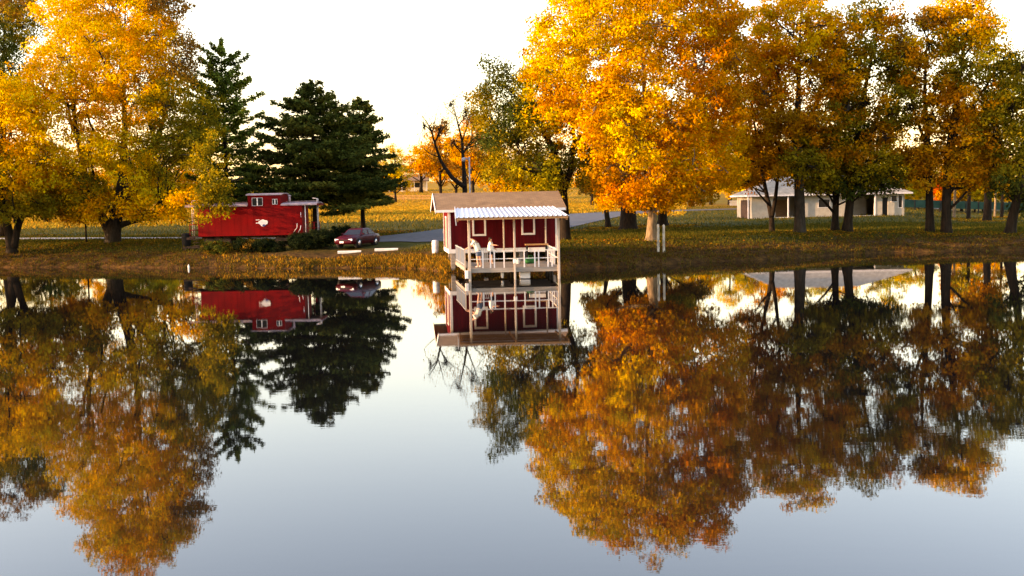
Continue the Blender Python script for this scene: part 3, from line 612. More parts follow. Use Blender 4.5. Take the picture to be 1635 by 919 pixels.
def grove(px, Y, label, r, lobes, seed, bark):
    deciduous(px, Y, label, lobes, seed, [[(px, proj(gp(px, Y))[1] + 2, r), (px + 1, 330, r * .85), (px + 2, 290, r * .7), (px, 240, r * .3)]], group='slender trees by the green screen fence', maxleaf=7000, leaf=.42, twigs=40, bark=bark, flare=1.15)
grove(1523, 140, 'slender tree with a pale sunlit trunk beside the twin straight trunks', .2, [(1520, 270, 22, 22, 'rust'), (1530, 240, 22, 22, 'gold')], 81, M_bark_sunlit)
grove(1546, 134, 'slender tree with a dark trunk, middle of the grove by the green screen', .26, [(1545, 275, 26, 24, 'olive'), (1556, 245, 24, 24, 'rust')], 82, M_bark)
grove(1576, 122, 'stout dark trunk, thickest of the grove by the green screen', .5, [(1575, 270, 30, 26, 'rust'), (1565, 235, 30, 26, 'olive'), (1590, 250, 24, 24, 'rust')], 83, M_bark)
grove(1588, 150, 'thin trunk tinted pale as if sunlit, just right of the stout dark trunk', .16, [(1590, 285, 20, 18, 'gold')], 84, M_bark_sunlit)
grove(1599, 142, 'thin reddish dark trunk just left of the leaning tree', .22, [(1602, 280, 22, 20, 'rust')], 85, M_bark)

# ------------------------------------------------------------------ boathouse
BH = empty('boathouse', (-.48, 70.2, 1.2), R(7), 'dark red boathouse with brown gable roof and white trim at the lake edge', 'boathouse')
BH.scale = (.955, .955, .97)
b = MB(); x0, x1, dp, zt = -3.65, 3.65, 5.2, 2.86
b.prism([(0, .27), (dp, .27), (dp, zt), (dp / 2, zt + .8), (0, zt)], 'x', x0, x1)
for k in range(31):
    xx = x0 + .12 + k * (x1 - x0 - .24) / 30
    b.box(xx - .012, xx + .012, -.008, .002, .27, zt - .02)
b.build('wall', M_red, BH)
sk = MB(); sk.box(x0 - .03, x1 + .03, -.035, .05, 0, .268); sk.box(x0 - .035, x0 + .03, .052, dp, 0, .268); sk.box(x1 - .03, x1 + .035, .052, dp, 0, .268); sk.build('skirt_board', M_white, BH, bevel=.006)
for cx, nm in ((x0, 'corner_trim'), (x1, 'corner_trim')):
    t = MB(); t.box(cx - .03, cx + .13 if cx < 0 else cx + .03, -.03, .012, .27, zt - .02) if cx < 0 else t.box(cx - .13, cx + .03, -.03, .012, .27, zt - .02)
    t.box(cx - .032, cx - .002, .014, .13, .27, zt - .02) if cx < 0 else t.box(cx + .002, cx + .032, .014, .13, .27, zt - .02)
    t.build(nm, M_white, BH)
t = MB(); t.box(x0 - .03, x0 - .002, dp - .13, dp + .02, .27, zt - .02); t.build('corner_trim', M_white, BH)
def shingle_material():
    mm, N, L, bb = mat('brown_shingles'); tc = N.new('ShaderNodeTexCoord')
    br = N.new('ShaderNodeTexBrick'); br.inputs['Scale'].default_value = 1; br.inputs['Brick Width'].default_value = .33; br.inputs['Row Height'].default_value = .16; br.inputs['Mortar Size'].default_value = .008
    br.inputs['Color1'].default_value = (.21, .115, .05, 1); br.inputs['Color2'].default_value = (.27, .155, .07, 1); br.inputs['Mortar'].default_value = (.09, .06, .04, 1)
    L.new(tc.outputs['Object'], br.inputs['Vector'])
    no = N.new('ShaderNodeTexNoise'); no.inputs['Scale'].default_value = 1.4; no.inputs['Detail'].default_value = 8; L.new(tc.outputs['Object'], no.inputs['Vector'])
    mx = N.new('ShaderNodeMix'); mx.data_type = 'RGBA'; mx.blend_type = 'MULTIPLY'; mx.inputs[0].default_value = .6
    cr = N.new('ShaderNodeValToRGB'); cr.color_ramp.elements[0].position = .3; cr.color_ramp.elements[0].color = (.55, .5, .45, 1); cr.color_ramp.elements[1].position = .7
    L.new(no.outputs['Fac'], cr.inputs[0]); L.new(br.outputs['Color'], mx.inputs[6]); L.new(cr.outputs[0], mx.inputs[7]); L.new(mx.outputs[2], bb.inputs['Base Color'])
    bb.inputs['Roughness'].default_value = .95; return mm
M_shingle = shingle_material()
rx0, rx1, ey, ez, rz_ = -4.5, 4.15, -.55, 2.76, 3.86
rf = MB(); rf.prism([(ey, ez), (dp / 2, rz_), (dp - ey, ez), (dp - ey, ez + .1), (dp / 2, rz_ + .12), (ey, ez + .1)], 'x', rx0, rx1)
roof = rf.build('roof', M_shingle, BH)
fa = MB(); fa.box(rx0, rx1, ey - .03, ey - .002, ez - .06, ez + .1); fa.build('eave_fascia', M_white, roof)
for xx in (rx0 - .05, rx1 + .02):
    fa = MB(); fa.prism([(ey - .03, ez - .12), (dp / 2, rz_ - .1), (dp - ey + .03, ez - .12), (dp - ey + .03, ez + .11), (dp / 2, rz_ + .14), (ey - .03, ez + .11)], 'x', xx, xx + .03); fa.build('rake_board', M_white if xx < 0 else M_shingle, roof)
for wx in (-2.08, 1.22):
    t = MB(); t.box(wx + .12, wx + .80, -.02, .004, 1.24, 2.5); win = t.build('window', M_red, BH)
    t = MB(); t.box(wx, wx + .12, -.05, -.003, 1.11, 2.55); t.box(wx + .80, wx + .92, -.05, -.003, 1.11, 2.55); t.box(wx + .122, wx + .798, -.05, -.0215, 1.11, 1.23); t.box(wx + .122, wx + .798, -.05, -.0215, 2.43, 2.55)
    t.build('frame', M_white, win)
t = MB(); t.box(x0 - .05, x0 - .003, 1.6, 2.5, .28, 2.3); dr = t.build('door', M_brownwood, BH)
t = MB(); t.box(x0 - .07, x0 - .004, 1.48, 1.595, .28, 2.42); t.box(x0 - .07, x0 - .004, 2.505, 2.62, .28, 2.42); t.box(x0 - .07, x0 - .004, 1.597, 2.503, 2.305, 2.42); t.build('frame', M_white, dr)
for xx in (-3.4, -1.2, 1.2, 3.4):
    for yy in (.2, 2.6):
        t = MB(); t.box(xx - .14, xx + .14, yy - .14, yy + .14, -1.3, -.002); t.build('pier', M_wood, BH)

# ------------------------------------------------------------------ dock with canopy
DK = empty('fishing_dock', (-.09, 66.4, 0), R(3), 'pale wooden covered dock with corrugated metal canopy in front of the boathouse', 'dock')
dz = .68
b = MB(); n = 45
for k in range(n):
    y0 = -4.25 + k * 6.5 / n; b.box(-2.55, 2.55, y0 + .006, y0 + 6.5 / n - .006, dz - .04, dz)
b.build('deck_boards', M_wood, DK)
b = MB(); b.box(-2.56, 2.56, -4.31, -4.26, dz - .24, dz + .01); b.box(-2.61, -2.563, -4.31, 2.25, dz - .24, dz + .01); b.box(2.563, 2.61, -4.31, 2.25, dz - .24, dz + .01)
for yy in (-2, 0, 2): b.box(-2.55, 2.55, yy - .04, yy + .04, dz - .22, dz - .045)
b.build('fascia_beam', M_wood, DK)
cz = lambda y: 3.58 + (y + 5.6) * .054
for px_, yy, rad, zb in ((-2.5, -4.38, .07, -1.3), (.05, -4.38, .055, -1.3), (2.55, -4.38, .065, -1.3)):
    t = MB(); t.box(px_ - rad, px_ + rad, yy - rad, yy + rad, zb, cz(yy) - .06); t.build('canopy_post', M_post, DK, bevel=.01)
for px_, yy in ((-2.45, 2.1), (-.25, 2.1), (2.38, 2.1)):
    t = MB(); t.box(px_ - .045, px_ + .045, yy - .045, yy + .045, dz + .001, cz(yy) - .06); t.build('canopy_post', M_post, DK, bevel=.008)
for px_ in (-2.4, 0, 2.4):
    for yy in (-1.5, .4, 2.1):
        t = MB(); t.tube([(px_, yy, -1.4), (px_, yy, dz - .24)], .09, 8); t.build('piling', M_bark_grey, DK)
b = MB(); nx = 23 * 6; ya, yb = -5.6, 3.25; cx0, cx1 = -3.22, 3.05
prof = [0, 0, .05, .05, .0, 0]
vs = []; fs = []
for k in range(nx + 1):
    x = cx0 + (cx1 - cx0) * k / nx; dz_ = [0, 0, 0, .045, .045, 0][k % 6]
    for (yy, lift) in ((ya, 0), (ya, -.012), (yb, 0), (yb, -.012)): vs.append((x, yy, cz(yy) + dz_ + lift))
for k in range(nx):
    a = 4 * k; c = 4 * (k + 1); fs += [(a, c, c + 2, a + 2), (a + 1, a + 3, c + 3, c + 1), (a, a + 1, c + 1, c), (a + 2, c + 2, c + 3, a + 3)]
b.add(vs, fs); can = b.build('canopy_roof', M_metal, DK)
b = MB()
for yy in (-5.5, -4.3, -1.8, .2, 2.1): b.box(cx0 + .05, cx1 - .05, yy - .04, yy + .04, cz(yy) - .14, cz(yy) - .02)
for xx in (cx0 + .1, 0, cx1 - .1): b.beam((xx, -5.4, cz(-5.4) - .2), (xx, 2.9, cz(2.9) - .2), .06, .1)
b.build('rafter_frame', M_brownwood, DK)
t = MB(); t.beam((cx0 - .03, ya, cz(ya) + .03), (cx0 - .03, yb, cz(yb) + .03), .04, .16); t.beam((cx0 - .03, ya + .02, cz(ya)), (cx0 + .0, ya + .35, cz(ya) - .42), .05, .05); t.build('canopy_edge_trim', M_metal, DK)
# railings
def rail_posts(xs, y): 
    for xx in xs:
        t = MB(); t.box(xx - .035, xx + .035, y - .035, y + .035, dz + .001, dz + .95); t.build('rail_post', M_white, DK)
rail_posts((-1.75, -1.32, -1.10, -.55, .6, 1.20, 1.42, 1.95, 2.18), -4.2); rail_posts((2.5,), -2); rail_posts((2.5,), .5); rail_posts((2.5,), 2.15)
t = MB(); t.box(-2.42, 2.5, -4.235, -4.165, dz + .952, dz + .99); t.box(-2.42, 2.5, -4.22, -4.18, dz + .5, dz + .54); t.box(2.47, 2.53, -4.16, 2.2, dz + .952, dz + .99); t.box(2.48, 2.52, -4.16, 2.2, dz + .5, dz + .54); t.build('handrail', M_white, DK)
t = MB()
for k in range(14): t.box(-2.5, -2.47, -4.1 + k * .3, -4.07 + k * .3, dz, dz + .9)
t.box(-2.51, -2.46, -4.15, .1, dz + .9, dz + .94); t.build('picket_rail', M_greymetal, DK); t = MB()
for k in range(7): t.box(-1.9 + k * .12, -1.87 + k * .12, 1.9, 1.93, dz, dz + .85)
t.box(-1.92, -1.13, 1.885, 1.945, dz + .85, dz + .9); t.build('picket_rail', M_greymetal, DK)
t = MB(); t.box(-.05, .14, -4.6, -4.46, dz + .25, dz + .5); t.build('outlet_box', M_white, DK, bevel=.02)
t = MB(); t.box(.35, .95, -3.9, -3.2, .02, .4); t.build('float_block', M_white, DK, bevel=.05)
t = MB(); t.tube([(-.65, -3.9, .08), (-.65, -3.9, .42)], [.07, .1], 10); t.build('float_drum', M_white, DK)
t = MB(); t.box(-2.78, -2.58, -4.5, -4.2, .12, .58); t.build('corner_block', M_white, DK, bevel=.03)
# gangway from the bank
p = Vector((-3.4, 71.4, .72)); q = Vector((-2.35, 62.9, .72)); GW = empty('gangway', (0, 0, 0), 0, 'grey gangway with picket railing leading from the bank to the dock corner', 'gangway')
GW.location = p; dq = q - p; sd_ = Vector((dq.y, -dq.x, 0)).normalized() * -.32
b = MB(); nn = 40
for k in range(nn):
    a = dq * ((k + .05) / nn); c = dq * ((k + .95) / nn)
    b.add([a - sd_, a + sd_, c + sd_, c - sd_, a - sd_ + Vector((0, 0, -.04)), a + sd_ + Vector((0, 0, -.04)), c + sd_ + Vector((0, 0, -.04)), c - sd_ + Vector((0, 0, -.04))], [(0, 1, 2, 3), (7, 6, 5, 4), (0, 4, 5, 1), (2, 6, 7, 3), (0, 3, 7, 4), (1, 5, 6, 2)])
b.build('ramp_boards', M_wood, GW)
b = MB()
for s_ in (-1, 1): b.beam(sd_ * s_ + Vector((0, 0, -.13)), dq + sd_ * s_ + Vector((0, 0, -.13)), .07, .18)
b.build('stringer', M_wood, GW)
SID = sd_ if sd_.x < 0 else -sd_
b = MB()
for k in range(56): b.beam(SID + dq * (k / 55) + Vector((0, 0, .02)), SID + dq * (k / 55) + Vector((0, 0, .98)), .028)
b.beam(SID + Vector((0, 0, 1.0)), SID + dq + Vector((0, 0, 1.0)), .06, .05); b.beam(SID + Vector((0, 0, .12)), SID + dq + Vector((0, 0, .12)), .04)
b.build('picket_rail', M_greymetal, GW)
for k in (0, .33, .66, 1):
    t = MB(); t.beam(SID + dq * k + Vector((0, 0, -.3)), SID + dq * k + Vector((0, 0, 1.06)), .07); t.build('rail_post', M_post, GW)
t = MB(); t.box(SID.x - .2, SID.x + .1, -.15, .15, -.28, .08); t.build('end_block', M_white, GW, bevel=.03)

# things on the dock
def on_dock(x, y): return DK.matrix_basis @ Vector((x, y, dz + .002))
bpy.context.view_layer.update()
def dock_pt(x, y):
    a = R(3); return Vector((-.09 + x * math.cos(a) - y * math.sin(a), 66.4 + x * math.sin(a) + y * math.cos(a), dz + .002))
tb = empty('cleaning_table', dock_pt(1.75, 1.5), R(2), 'brown topped wooden work table with a white tray at the right rear of the dock', 'table')
t = MB(); t.box(-.72, .72, -.3, .3, 1.02, 1.10); t.build('table_top', M_brownwood, tb, bevel=.01)
for sx in (-.6, .6):
    for sy in (-.24, .24):
        t = MB(); t.box(sx - .05, sx + .05, sy - .05, sy + .05, 0, 1.018); t.build('leg', M_black, tb)
t = MB(); t.box(-.5, .5, -.26, .26, .62, .66); t.box(-.5, -.46, -.26, .26, .662, .86); t.box(.46, .5, -.26, .26, .662, .86); t.box(-.458, .458, -.26, -.22, .662, .86); t.build('tray', M_white, tb)
M_green = plain('green_canvas', (.02, .13, .04), .8, .3, 5)
gb = empty('canvas_bag', dock_pt(1.2, -.6), R(20), 'small dark green canvas bag lying on the dock boards', 'bag')
t = MB(); t.tube([(-.36, 0, .17), (-.3, 0, .18), (0, 0, .2), (.3, 0, .18), (.36, 0, .17)], [.08, .17, .2, .17, .08], 12); t.build('bag_body', M_green, gb)
t = MB(); t.tube([(-.15, -.1, .32), (-.12, 0, .46), (0, 0, .5), (.12, 0, .46), (.15, -.1, .32)], .015, 6); t.build('handle', M_green, gb)
jg = empty('plastic_jug', dock_pt(.45, -.6), 0, 'small white plastic jug on the middle of the dock', 'jug')
t = MB(); t.lathe([(.09, 0), (.1, .02), (.1, .2), (.06, .27), (.03, .29), (.03, .31)], 12); t.build('jug_body', M_white, jg)
t = MB(); t.tube([(.06, 0, .27), (.13, 0, .25), (.13, 0, .16), (.09, 0, .13)], .014, 6); t.build('handle', M_white, jg)
# white barrel on the bank, paired posts, poles, bins
g = gp(695.5, 76.6); wb = empty('trash_barrel', g, 0, 'white plastic barrel standing on the bank left of the boathouse', 'barrel')
t = MB(); t.lathe([(.2, 0), (.235, .03), (.245, .28), (.235, .3), (.245, .32), (.245, .58), (.235, .6), (.24, .62), (.235, .84), (.2, .88)], 20); t.build('barrel_body', M_white, wb)
t = MB(); t.lathe([(.2, .881), (.21, .90), (.1, .92)], 20); t.build('lid', M_white, wb)
M_weather = plain('weathered_white_post', (.40, .35, .26), .8, .5, 1.6, stretch=(4, 4, 1.2))
for px_, lab in ((1051, 'slim weathered white post on the bank, left one of the pair'), (1060, 'slim weathered white post on the bank, right one of the pair')):
    t = MB(); t.box(-.075, .075, -.075, .075, -.3, 1.86); t.prism([(-.075, 1.86), (.075, 1.86), (0, 1.92)], 'y', -.075, .075)
    o = t.build('wooden_post', M_weather, None, gp(px_, 76.0)); tag(o, lab, 'post', 'pair of slim white posts')
g = gp(138, 97.5); pl = empty('wooden_pole', g, 0, 'thin dark post between the forked tree and the huge yellow tree', 'post')
t = MB(); t.tube([(0, 0, -.3), (0, 0, 2.25)], .075, 10); t.build('shaft', M_bark, pl); t = MB(); t.lathe([(.09, 2.251), (.09, 2.3), (.03, 2.34)], 10); t.build('cap', M_bark, pl)
g = gp(298, 90); tb = empty('trash_can', g, 0, 'dark trash can on the lawn at the left end of the caboose', 'trash can')
t = MB(); t.lathe([(.3, 0), (.34, .04), (.37, .9), (.38, .95)], 18); t.build('can_body', M_black, tb); t = MB(); t.lathe([(.4, .951), (.4, .99), (.3, 1.08), (.06, 1.12)], 18); t.build('lid', M_black, tb)
g = gp(752, 100); lp = empty('lamp_post', g, 0, 'tall grey lamp post rising behind the boathouse roof beside the bare tree', 'lamp post')
H = pix(752, 250, 100).z - g.z
t = MB(); t.tube([(0, 0, -.3), (0, 0, 1), (0, 0, H)], [.09, .08, .06], 12); t.build('pole', M_greymetal, lp)
t = MB(); t.tube([(0, 0, H - .35), (-.25, -.1, H - .12), (-.45, -.15, H - .1)], .05, 8); t.build('arm', M_greymetal, lp)
t = MB(); t.lathe([(.05, 0), (.17, .1), (.2, .24), (.12, .36), (.04, .4)], 14, (-.5, -.15, H - .45)); t.build('lamp_head', M_greymetal, lp)
fl = gp(317, 83.0); tag((lambda: (lambda t: t.build('plastic_bottle', M_white, None, (fl.x, float(shore(fl.x)) - .6, -.02)))(MB().lathe([(.05, 0), (.07, .02), (.07, .2), (.03, .28), (.03, .33)], 12)))(), 'small white bottle floating at the water edge below the caboose', 'bottle')

# ------------------------------------------------------------------ caboose
M_cab = plain('caboose_red', (.15, .0004, .0004), .6, .25, .9)
M_cabroof = plain('caboose_roof', (.34, .25, .25), .6, .2, 3)
M_rust = plain('rusty_steel', (.05, .03, .022), .8, .4, 5)
M_blue = plain('emblem_blue', (.05, .06, .16), .5, .1, 5)
M_glass = plain('dark_glass', (.010, .011, .012), .2, .1, 2); M_glass.node_tree.nodes['Principled BSDF'].inputs['Specular IOR Level'].default_value = .25
cg = gp(411, 87.45); CB = empty('caboose', (cg.x, 87.45, cg.z), R(-1), 'bright red railway caboose with cupola and white emblem parked on the lawn', 'caboose')
fl_, tp, hw = .95, 3.58, 1.42; bx0, bx1 = -4.8, 4.4
CB.scale = (.89, .89, .89)
b = MB(); b.box(bx0, bx1, -hw, hw, fl_, tp); b.prism([(-hw, tp + .001), (hw, tp + .001), (hw * .6, tp + .17), (0, tp + .24), (-hw * .6, tp + .17)], 'x', bx0, bx1); b.build('body', M_cab, CB)
b = MB()
for k in range(16): xx = bx0 + .3 + k * .575; b.box(xx - .012, xx + .012, -hw - .006, -hw + .003, fl_ + .1, tp - .12)
b.box(bx0, bx1, -hw - .02, -hw + .003, fl_ - .02, fl_ + .09); b.box(bx0, bx1, -hw - .02, -hw + .003, tp - .12, tp - .02); b.build('side_ribs', M_cab, CB)
def arcroof(xa, xb, wd, z, th, mt, name, par, rise=.26):
    up = [(wd * math.sin(a), z + rise * math.cos(a) / 1.0 - rise * math.cos(1.25)) for a in np.linspace(-1.25, 1.25, 11)]
    k = wd * math.sin(1.25); up = [(y * wd / k, zz) for y, zz in up]; lo = [(y, zz - th) for y, zz in up[::-1]]
    return MB().prism(up + lo, 'x', xa, xb).build(name, mt, par)
for xa, xb in ((-5.9, -.37), (2.57, 5.75)): arcroof(xa, xb, hw + .14, tp + .04, .07, M_cabroof, 'roof', CB)
for xa, xb in ((-5.9, -.37), (2.57, 5.75)): b = MB(); b.box(xa, xb, -hw - .17, -hw - .142, tp - .06, tp + .05); b.build('roof_edge', M_cabroof, CB)
b = MB(); b.box(5.752, 5.79, -hw - .14, hw + .14, tp - .10, tp + .06); b.build('roof_edge', M_cab, CB)
b = MB(); b.box(-.35, 2.55, -hw - .03, hw + .03, tp - .13, 4.52); cup = b.build('cupola', M_cab, CB)
arcroof(-.5, 2.7, hw + .12, 4.52, .07, M_cabroof, 'cupola_roof', cup, .18)
def cab_window(xa, xb, za, zb, y, par):
    t = MB(); t.box(xa, xb, y - .012, y + .002, za, zb); wn = t.build('window', M_dark, par)
    t = MB(); e = .025
    for (p, q, r, s_) in ((xa - e, xb + e, za - e, za), (xa - e, xb + e, zb, zb + e), (xa - e, xa, za, zb), (xb, xb + e, za, zb), ((xa + xb) / 2 - .045, (xa + xb) / 2 + .045, za + .002, zb - .002)): t.box(p, q, y - .03, y - .014, r, s_)
    t.build('frame', M_white, wn)
cab_window(.05, .95, 3.56, 4.22, -hw - .03, cup); cab_window(1.85, 2.25, 3.66, 4.08, -hw - .03, cup)
em = [(-.62, .05), (-.4, .06), (-.34, .16), (-.12, .3), (.1, .36), (.32, .28), (.5, .26), (.58, .1), (.5, -.12), (.36, -.16), (.28, -.3), (.08, -.36), (-.08, -.3), (-.2, -.14), (-.4, -.03), (-.62, -.04)]
t = MB(); t.prism([(.85 + x * .88, 2.02 + z * .88) for x, z in em], 'y', -hw - .03, -hw - .014); emb = t.build('emblem', M_white, CB)
t = MB(); t.prism([(.85 + .02, 1.74), (1.02, 1.70), (1.14, 1.80), (1.1, 1.9), (.96, 1.92), (.86, 1.85)], 'y', -hw - .036, -hw - .031); t.build('emblem_detail', M_blue, emb); t = MB(); t.box(.30, .62, -hw - .03, -hw - .014, 2.27, 2.33); t.build('emblem_bar', M_white, CB)
for sgn in (-1, 1):
    xa, xb = (bx1, 5.5) if sgn > 0 else (-5.65, bx0)
    b = MB(); b.box(min(xa, xb) + .002, max(xa, xb) - .002, -hw, hw, fl_ - .1, fl_); b.build('platform', M_rust, CB)
    xe = xb - .08 if sgn > 0 else xa + .08
    for yy in (-hw + .08, hw - .08):
        t = MB(); t.tube([(xe - .75 * sgn, yy, fl_), (xe - .75 * sgn, yy, tp - .05)], .035, 8); t.build('platform_post', M_white if sgn > 0 and yy < 0 else M_cab, CB)
        t = MB(); t.tube([(xe, yy, fl_), (xe, yy, fl_ + 1.05)], .035, 8); t.build('rail_post', M_cab, CB)
    t = MB()
    for zz in (.55, 1.05): t.tube([(xe, -hw + .08, fl_ + zz), (xe, hw - .08, fl_ + zz)], .03, 6); t.tube([(xe - .75 * sgn, -hw + .08, fl_ + zz), (xe, -hw + .08, fl_ + zz)], .03, 6)
    t.build('platform_railing', M_cab, CB)
    t = MB()
    for yy in (-.25, .25): t.tube([(xe + .1 * sgn, yy, fl_), (xe + .1 * sgn, yy, tp + .5), (xe - .3 * sgn, yy, tp + .55)], .028, 6)
    for k in range(8): t.tube([(xe + .1 * sgn, -.25, fl_ + .3 + k * .32), (xe + .1 * sgn, .25, fl_ + .3 + k * .32)], .02, 6)
    t.build('ladder', M_white, CB)
    t = MB()
    for k in range(3): t.box(xe - .5 * sgn - .25, xe - .5 * sgn + .25, -hw - .02 - .0, -hw + .25, fl_ - .32 - .25 * k, fl_ - .28 - .25 * k)
    t.build('step', M_rust, CB)
    t = MB(); t.box(xe + .05 * sgn if sgn > 0 else xe - .75, xe + .75 if sgn > 0 else xe - .05, -.12, .12, fl_ - .32, fl_ - .12); t.build('coupler', M_rust, CB)
for pts in ([(3.95, 1.95), (3.92, 1.55), (3.6, 1.15)], [(4.28, 1.75), (4.2, 1.4), (4.02, 1.15)], [(4.3, 2.9), (4.3, 2.45)]):
    t = MB(); t.tube([(x, -hw - .06, z) for x, z in pts], .028, 6); t.build('grab_iron', M_white, CB)
t = MB(); t.tube([(3.1, -.3, tp + .2), (3.1, -.3, tp + .75)], .1, 10); t.lathe([(.16, .752), (.16, .8), (.03, .88)], 10, (3.1, -.3, tp)); t.build('smokestack', M_cabroof, CB)
for xa, xb in ((2.75, 5.6), (-5.7, -.6)): t = MB(); t.box(xa, xb, -.22, .22, tp + .27, tp + .31); t.build('roof_walk', M_cabroof, CB)
for tx in (-3.3, 3.0):
    b = MB()
    for s_ in (-.95, .95): b.box(tx - 1.15, tx + 1.15, s_ - .06, s_ + .06, .42, .66)
    b.box(tx - .25, tx + .25, -.9, .9, .4, .84); tr = b.build('truck_frame', M_rust, CB)
    for wx in (-.8, .8):
        t = MB()
        for s_ in (-.76, .76): t.tube([(tx + wx, s_ - .06, .44), (tx + wx, s_ + .06, .44)], .42, 20)
        t.tube([(tx + wx, -.7, .44), (tx + wx, .7, .44)], .07, 8); t.build('wheel', M_rust, tr)
b = MB(); b.box(bx0, bx1, -.5, .5, fl_ - .25, fl_ - .003); b.build('underframe', M_rust, CB)
RT = empty('railway_track', (cg.x, 87.45, cg.z), R(-1), 'short length of rusty track under the caboose', 'track')
RT.scale = (.89, .89, .89)
t = MB()
for s_ in (-.76, .76): t.box(-6.5, 6.5, s_ - .04, s_ + .04, -.12, .02)
t.build('rail', M_rust, RT); t = MB()
for k in range(20): t.box(-6.3 + k * .66, -6.05 + k * .66, -1.2, 1.2, -.3, -.122)
t.build('sleeper', M_bark, RT)
# shrubs along the caboose
def shrub(px, Y, wpx, hpx, label, pals, seed, cat='shrub', name='shrub', leaf=.16, group='shrubs around the caboose', n=9):
    rng = np.random.default_rng(seed); g = gp(px, Y); s = Y / F; w_ = wpx * s; h_ = hpx * s; W = []
    for k in range(n):
        xx = rng.uniform(-1, 1) * w_ * .33; rr = min(h_ * .5, w_ * .33) * rng.uniform(.8, 1.15)
        W.append(((g.x + xx, g.y + rng.uniform(-.35, .35) * w_ * .5, g.z + rng.uniform(.4, .62) * h_ * (1 - .5 * (xx / (w_ * .5)) ** 2)), (rr * 1.1, rr * 1.1, rr * .9), pals[rng.integers(len(pals))]))
    root = empty(name, g, 0, label, cat, group)
    me, CC = crown_mesh('foliage', W, g, rng, leaf, 26, (.18, .34), 9000, 1.4)
    co = bpy.data.objects.new('foliage', me); col.objects.link(co); me.materials.append(M_leaf); co.parent = root
    mb = MB()
    for i in rng.choice(len(CC), 26): e = Vector(CC[i]) - g; mb.tube([(e.x * .15, e.y * .15, -.1), (e.x * .55, e.y * .55, e.z * .45), e], [.03, .02, .008], 5)
    mb.build('stem', M_bark, root)
shrub(345, 84, 46, 22, 'low olive shrub under the left part of the caboose', ['green', 'brown', 'hedge'], 101)
shrub(388, 84, 40, 20, 'low brownish shrub under the middle of the caboose', ['green', 'brown', 'hedge'], 102)
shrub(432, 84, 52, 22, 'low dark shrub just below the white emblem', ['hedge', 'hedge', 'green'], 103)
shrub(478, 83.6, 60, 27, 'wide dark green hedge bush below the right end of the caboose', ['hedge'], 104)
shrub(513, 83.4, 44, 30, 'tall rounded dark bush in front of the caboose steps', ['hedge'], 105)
shrub(546, 89, 34, 30, 'round dark bush just behind the maroon car', ['hedge'], 106)

# ------------------------------------------------------------------ car and parking blocks
M_car = plain('maroon_car_paint', (.05, .0012, .005), .42, .06, 1, coat=.1)
M_chrome = plain('bright_metal', (.6, .6, .6), .25, .05, 3, metal=.8)
M_tyre = plain('tyre_rubber', (.015, .015, .016), .9, .1, 8)
M_lamp = plain('lamp_lens', (.75, .74, .72), .15, .05, 5)
M_tail = plain('tail_lens', (.35, .01, .01), .2, .1, 5)
g = gp(571, 83.8); CR = empty('parked_car', (g.x, g.y, g.z + .055), R(-90 - 19), 'maroon four door saloon car parked facing the lake beside the caboose hedge', 'car')
st = [(-2.32, .74, .34, .74), (-2.22, .82, .26, .90), (-1.6, .86, .22, .95), (-.9, .87, .20, .94), (.4, .87, .20, .92), (.95, .86, .20, .90), (1.7, .84, .22, .80), (2.15, .79, .26, .70), (2.32, .66, .34, .58)]
vs = []; fs = []
for (x, hw_, zb, zt_) in st:
    sec = [(-hw_ * .9, zb), (hw_ * .9, zb), (hw_, zb + .12), (hw_ * 1.0, zt_ - .22), (hw_ * .95, zt_ - .08), (hw_ * .84, zt_ - .01), (0, zt_ + .02), (-hw_ * .84, zt_ - .01), (-hw_ * .95, zt_ - .08), (-hw_ * 1.0, zt_ - .22), (-hw_, zb + .12)]
    vs += [(x, y, z) for y, z in sec]
ns = 11
fs = [(i * ns + k, i * ns + (k + 1) % ns, (i + 1) * ns + (k + 1) % ns, (i + 1) * ns + k) for i in range(len(st) - 1) for k in range(ns)] + [tuple(range(ns))[::-1], tuple(range((len(st) - 1) * ns, len(st) * ns))]
b = MB(); b.add(vs, fs, True); body = b.build('body', M_car, CR)
lo = [(.98, -.77, .88), (.98, .77, .88), (-1.62, .77, .91), (-1.62, -.77, .91)]; mid = [(.32, -.62, 1.30), (.32, .62, 1.30), (-1.02, .62, 1.31), (-1.02, -.62, 1.31)]; up = [(.12, -.5, 1.375), (.12, .5, 1.375), (-.9, .5, 1.38), (-.9, -.5, 1.38)]
b = MB(); b.add(lo + mid + up, [(i, (i + 1) % 4, 4 + (i + 1) % 4, 4 + i) for i in range(4)] + [(4 + i, 4 + (i + 1) % 4, 8 + (i + 1) % 4, 8 + i) for i in range(4)] + [(8, 9, 10, 11)]); b.build('cabin', M_car, CR, bevel=.03)
def pane(name, quad, inset, off):
    q = [Vector(p) for p in quad]; c = sum(q, Vector()) / 4; nn_ = (q[1] - q[0]).cross(q[3] - q[0]).normalized()
    if nn_.dot(c - Vector((-.3, 0, 1.0))) < 0: nn_ = -nn_
    r = [p + (c - p).normalized() * inset + nn_ * off for p in q]; r2 = [p - nn_ * .008 for p in r]
    MB().add(r + r2, [(0, 1, 2, 3), (7, 6, 5, 4)] + [(i, 4 + i, 4 + (i + 1) % 4, (i + 1) % 4) for i in range(4)]).build(name, M_glass, CR)
pane('windscreen', [lo[0], lo[1], mid[1], mid[0]], .11, .012); pane('rear_window', [lo[3], lo[2], mid[2], mid[3]], .11, .012)
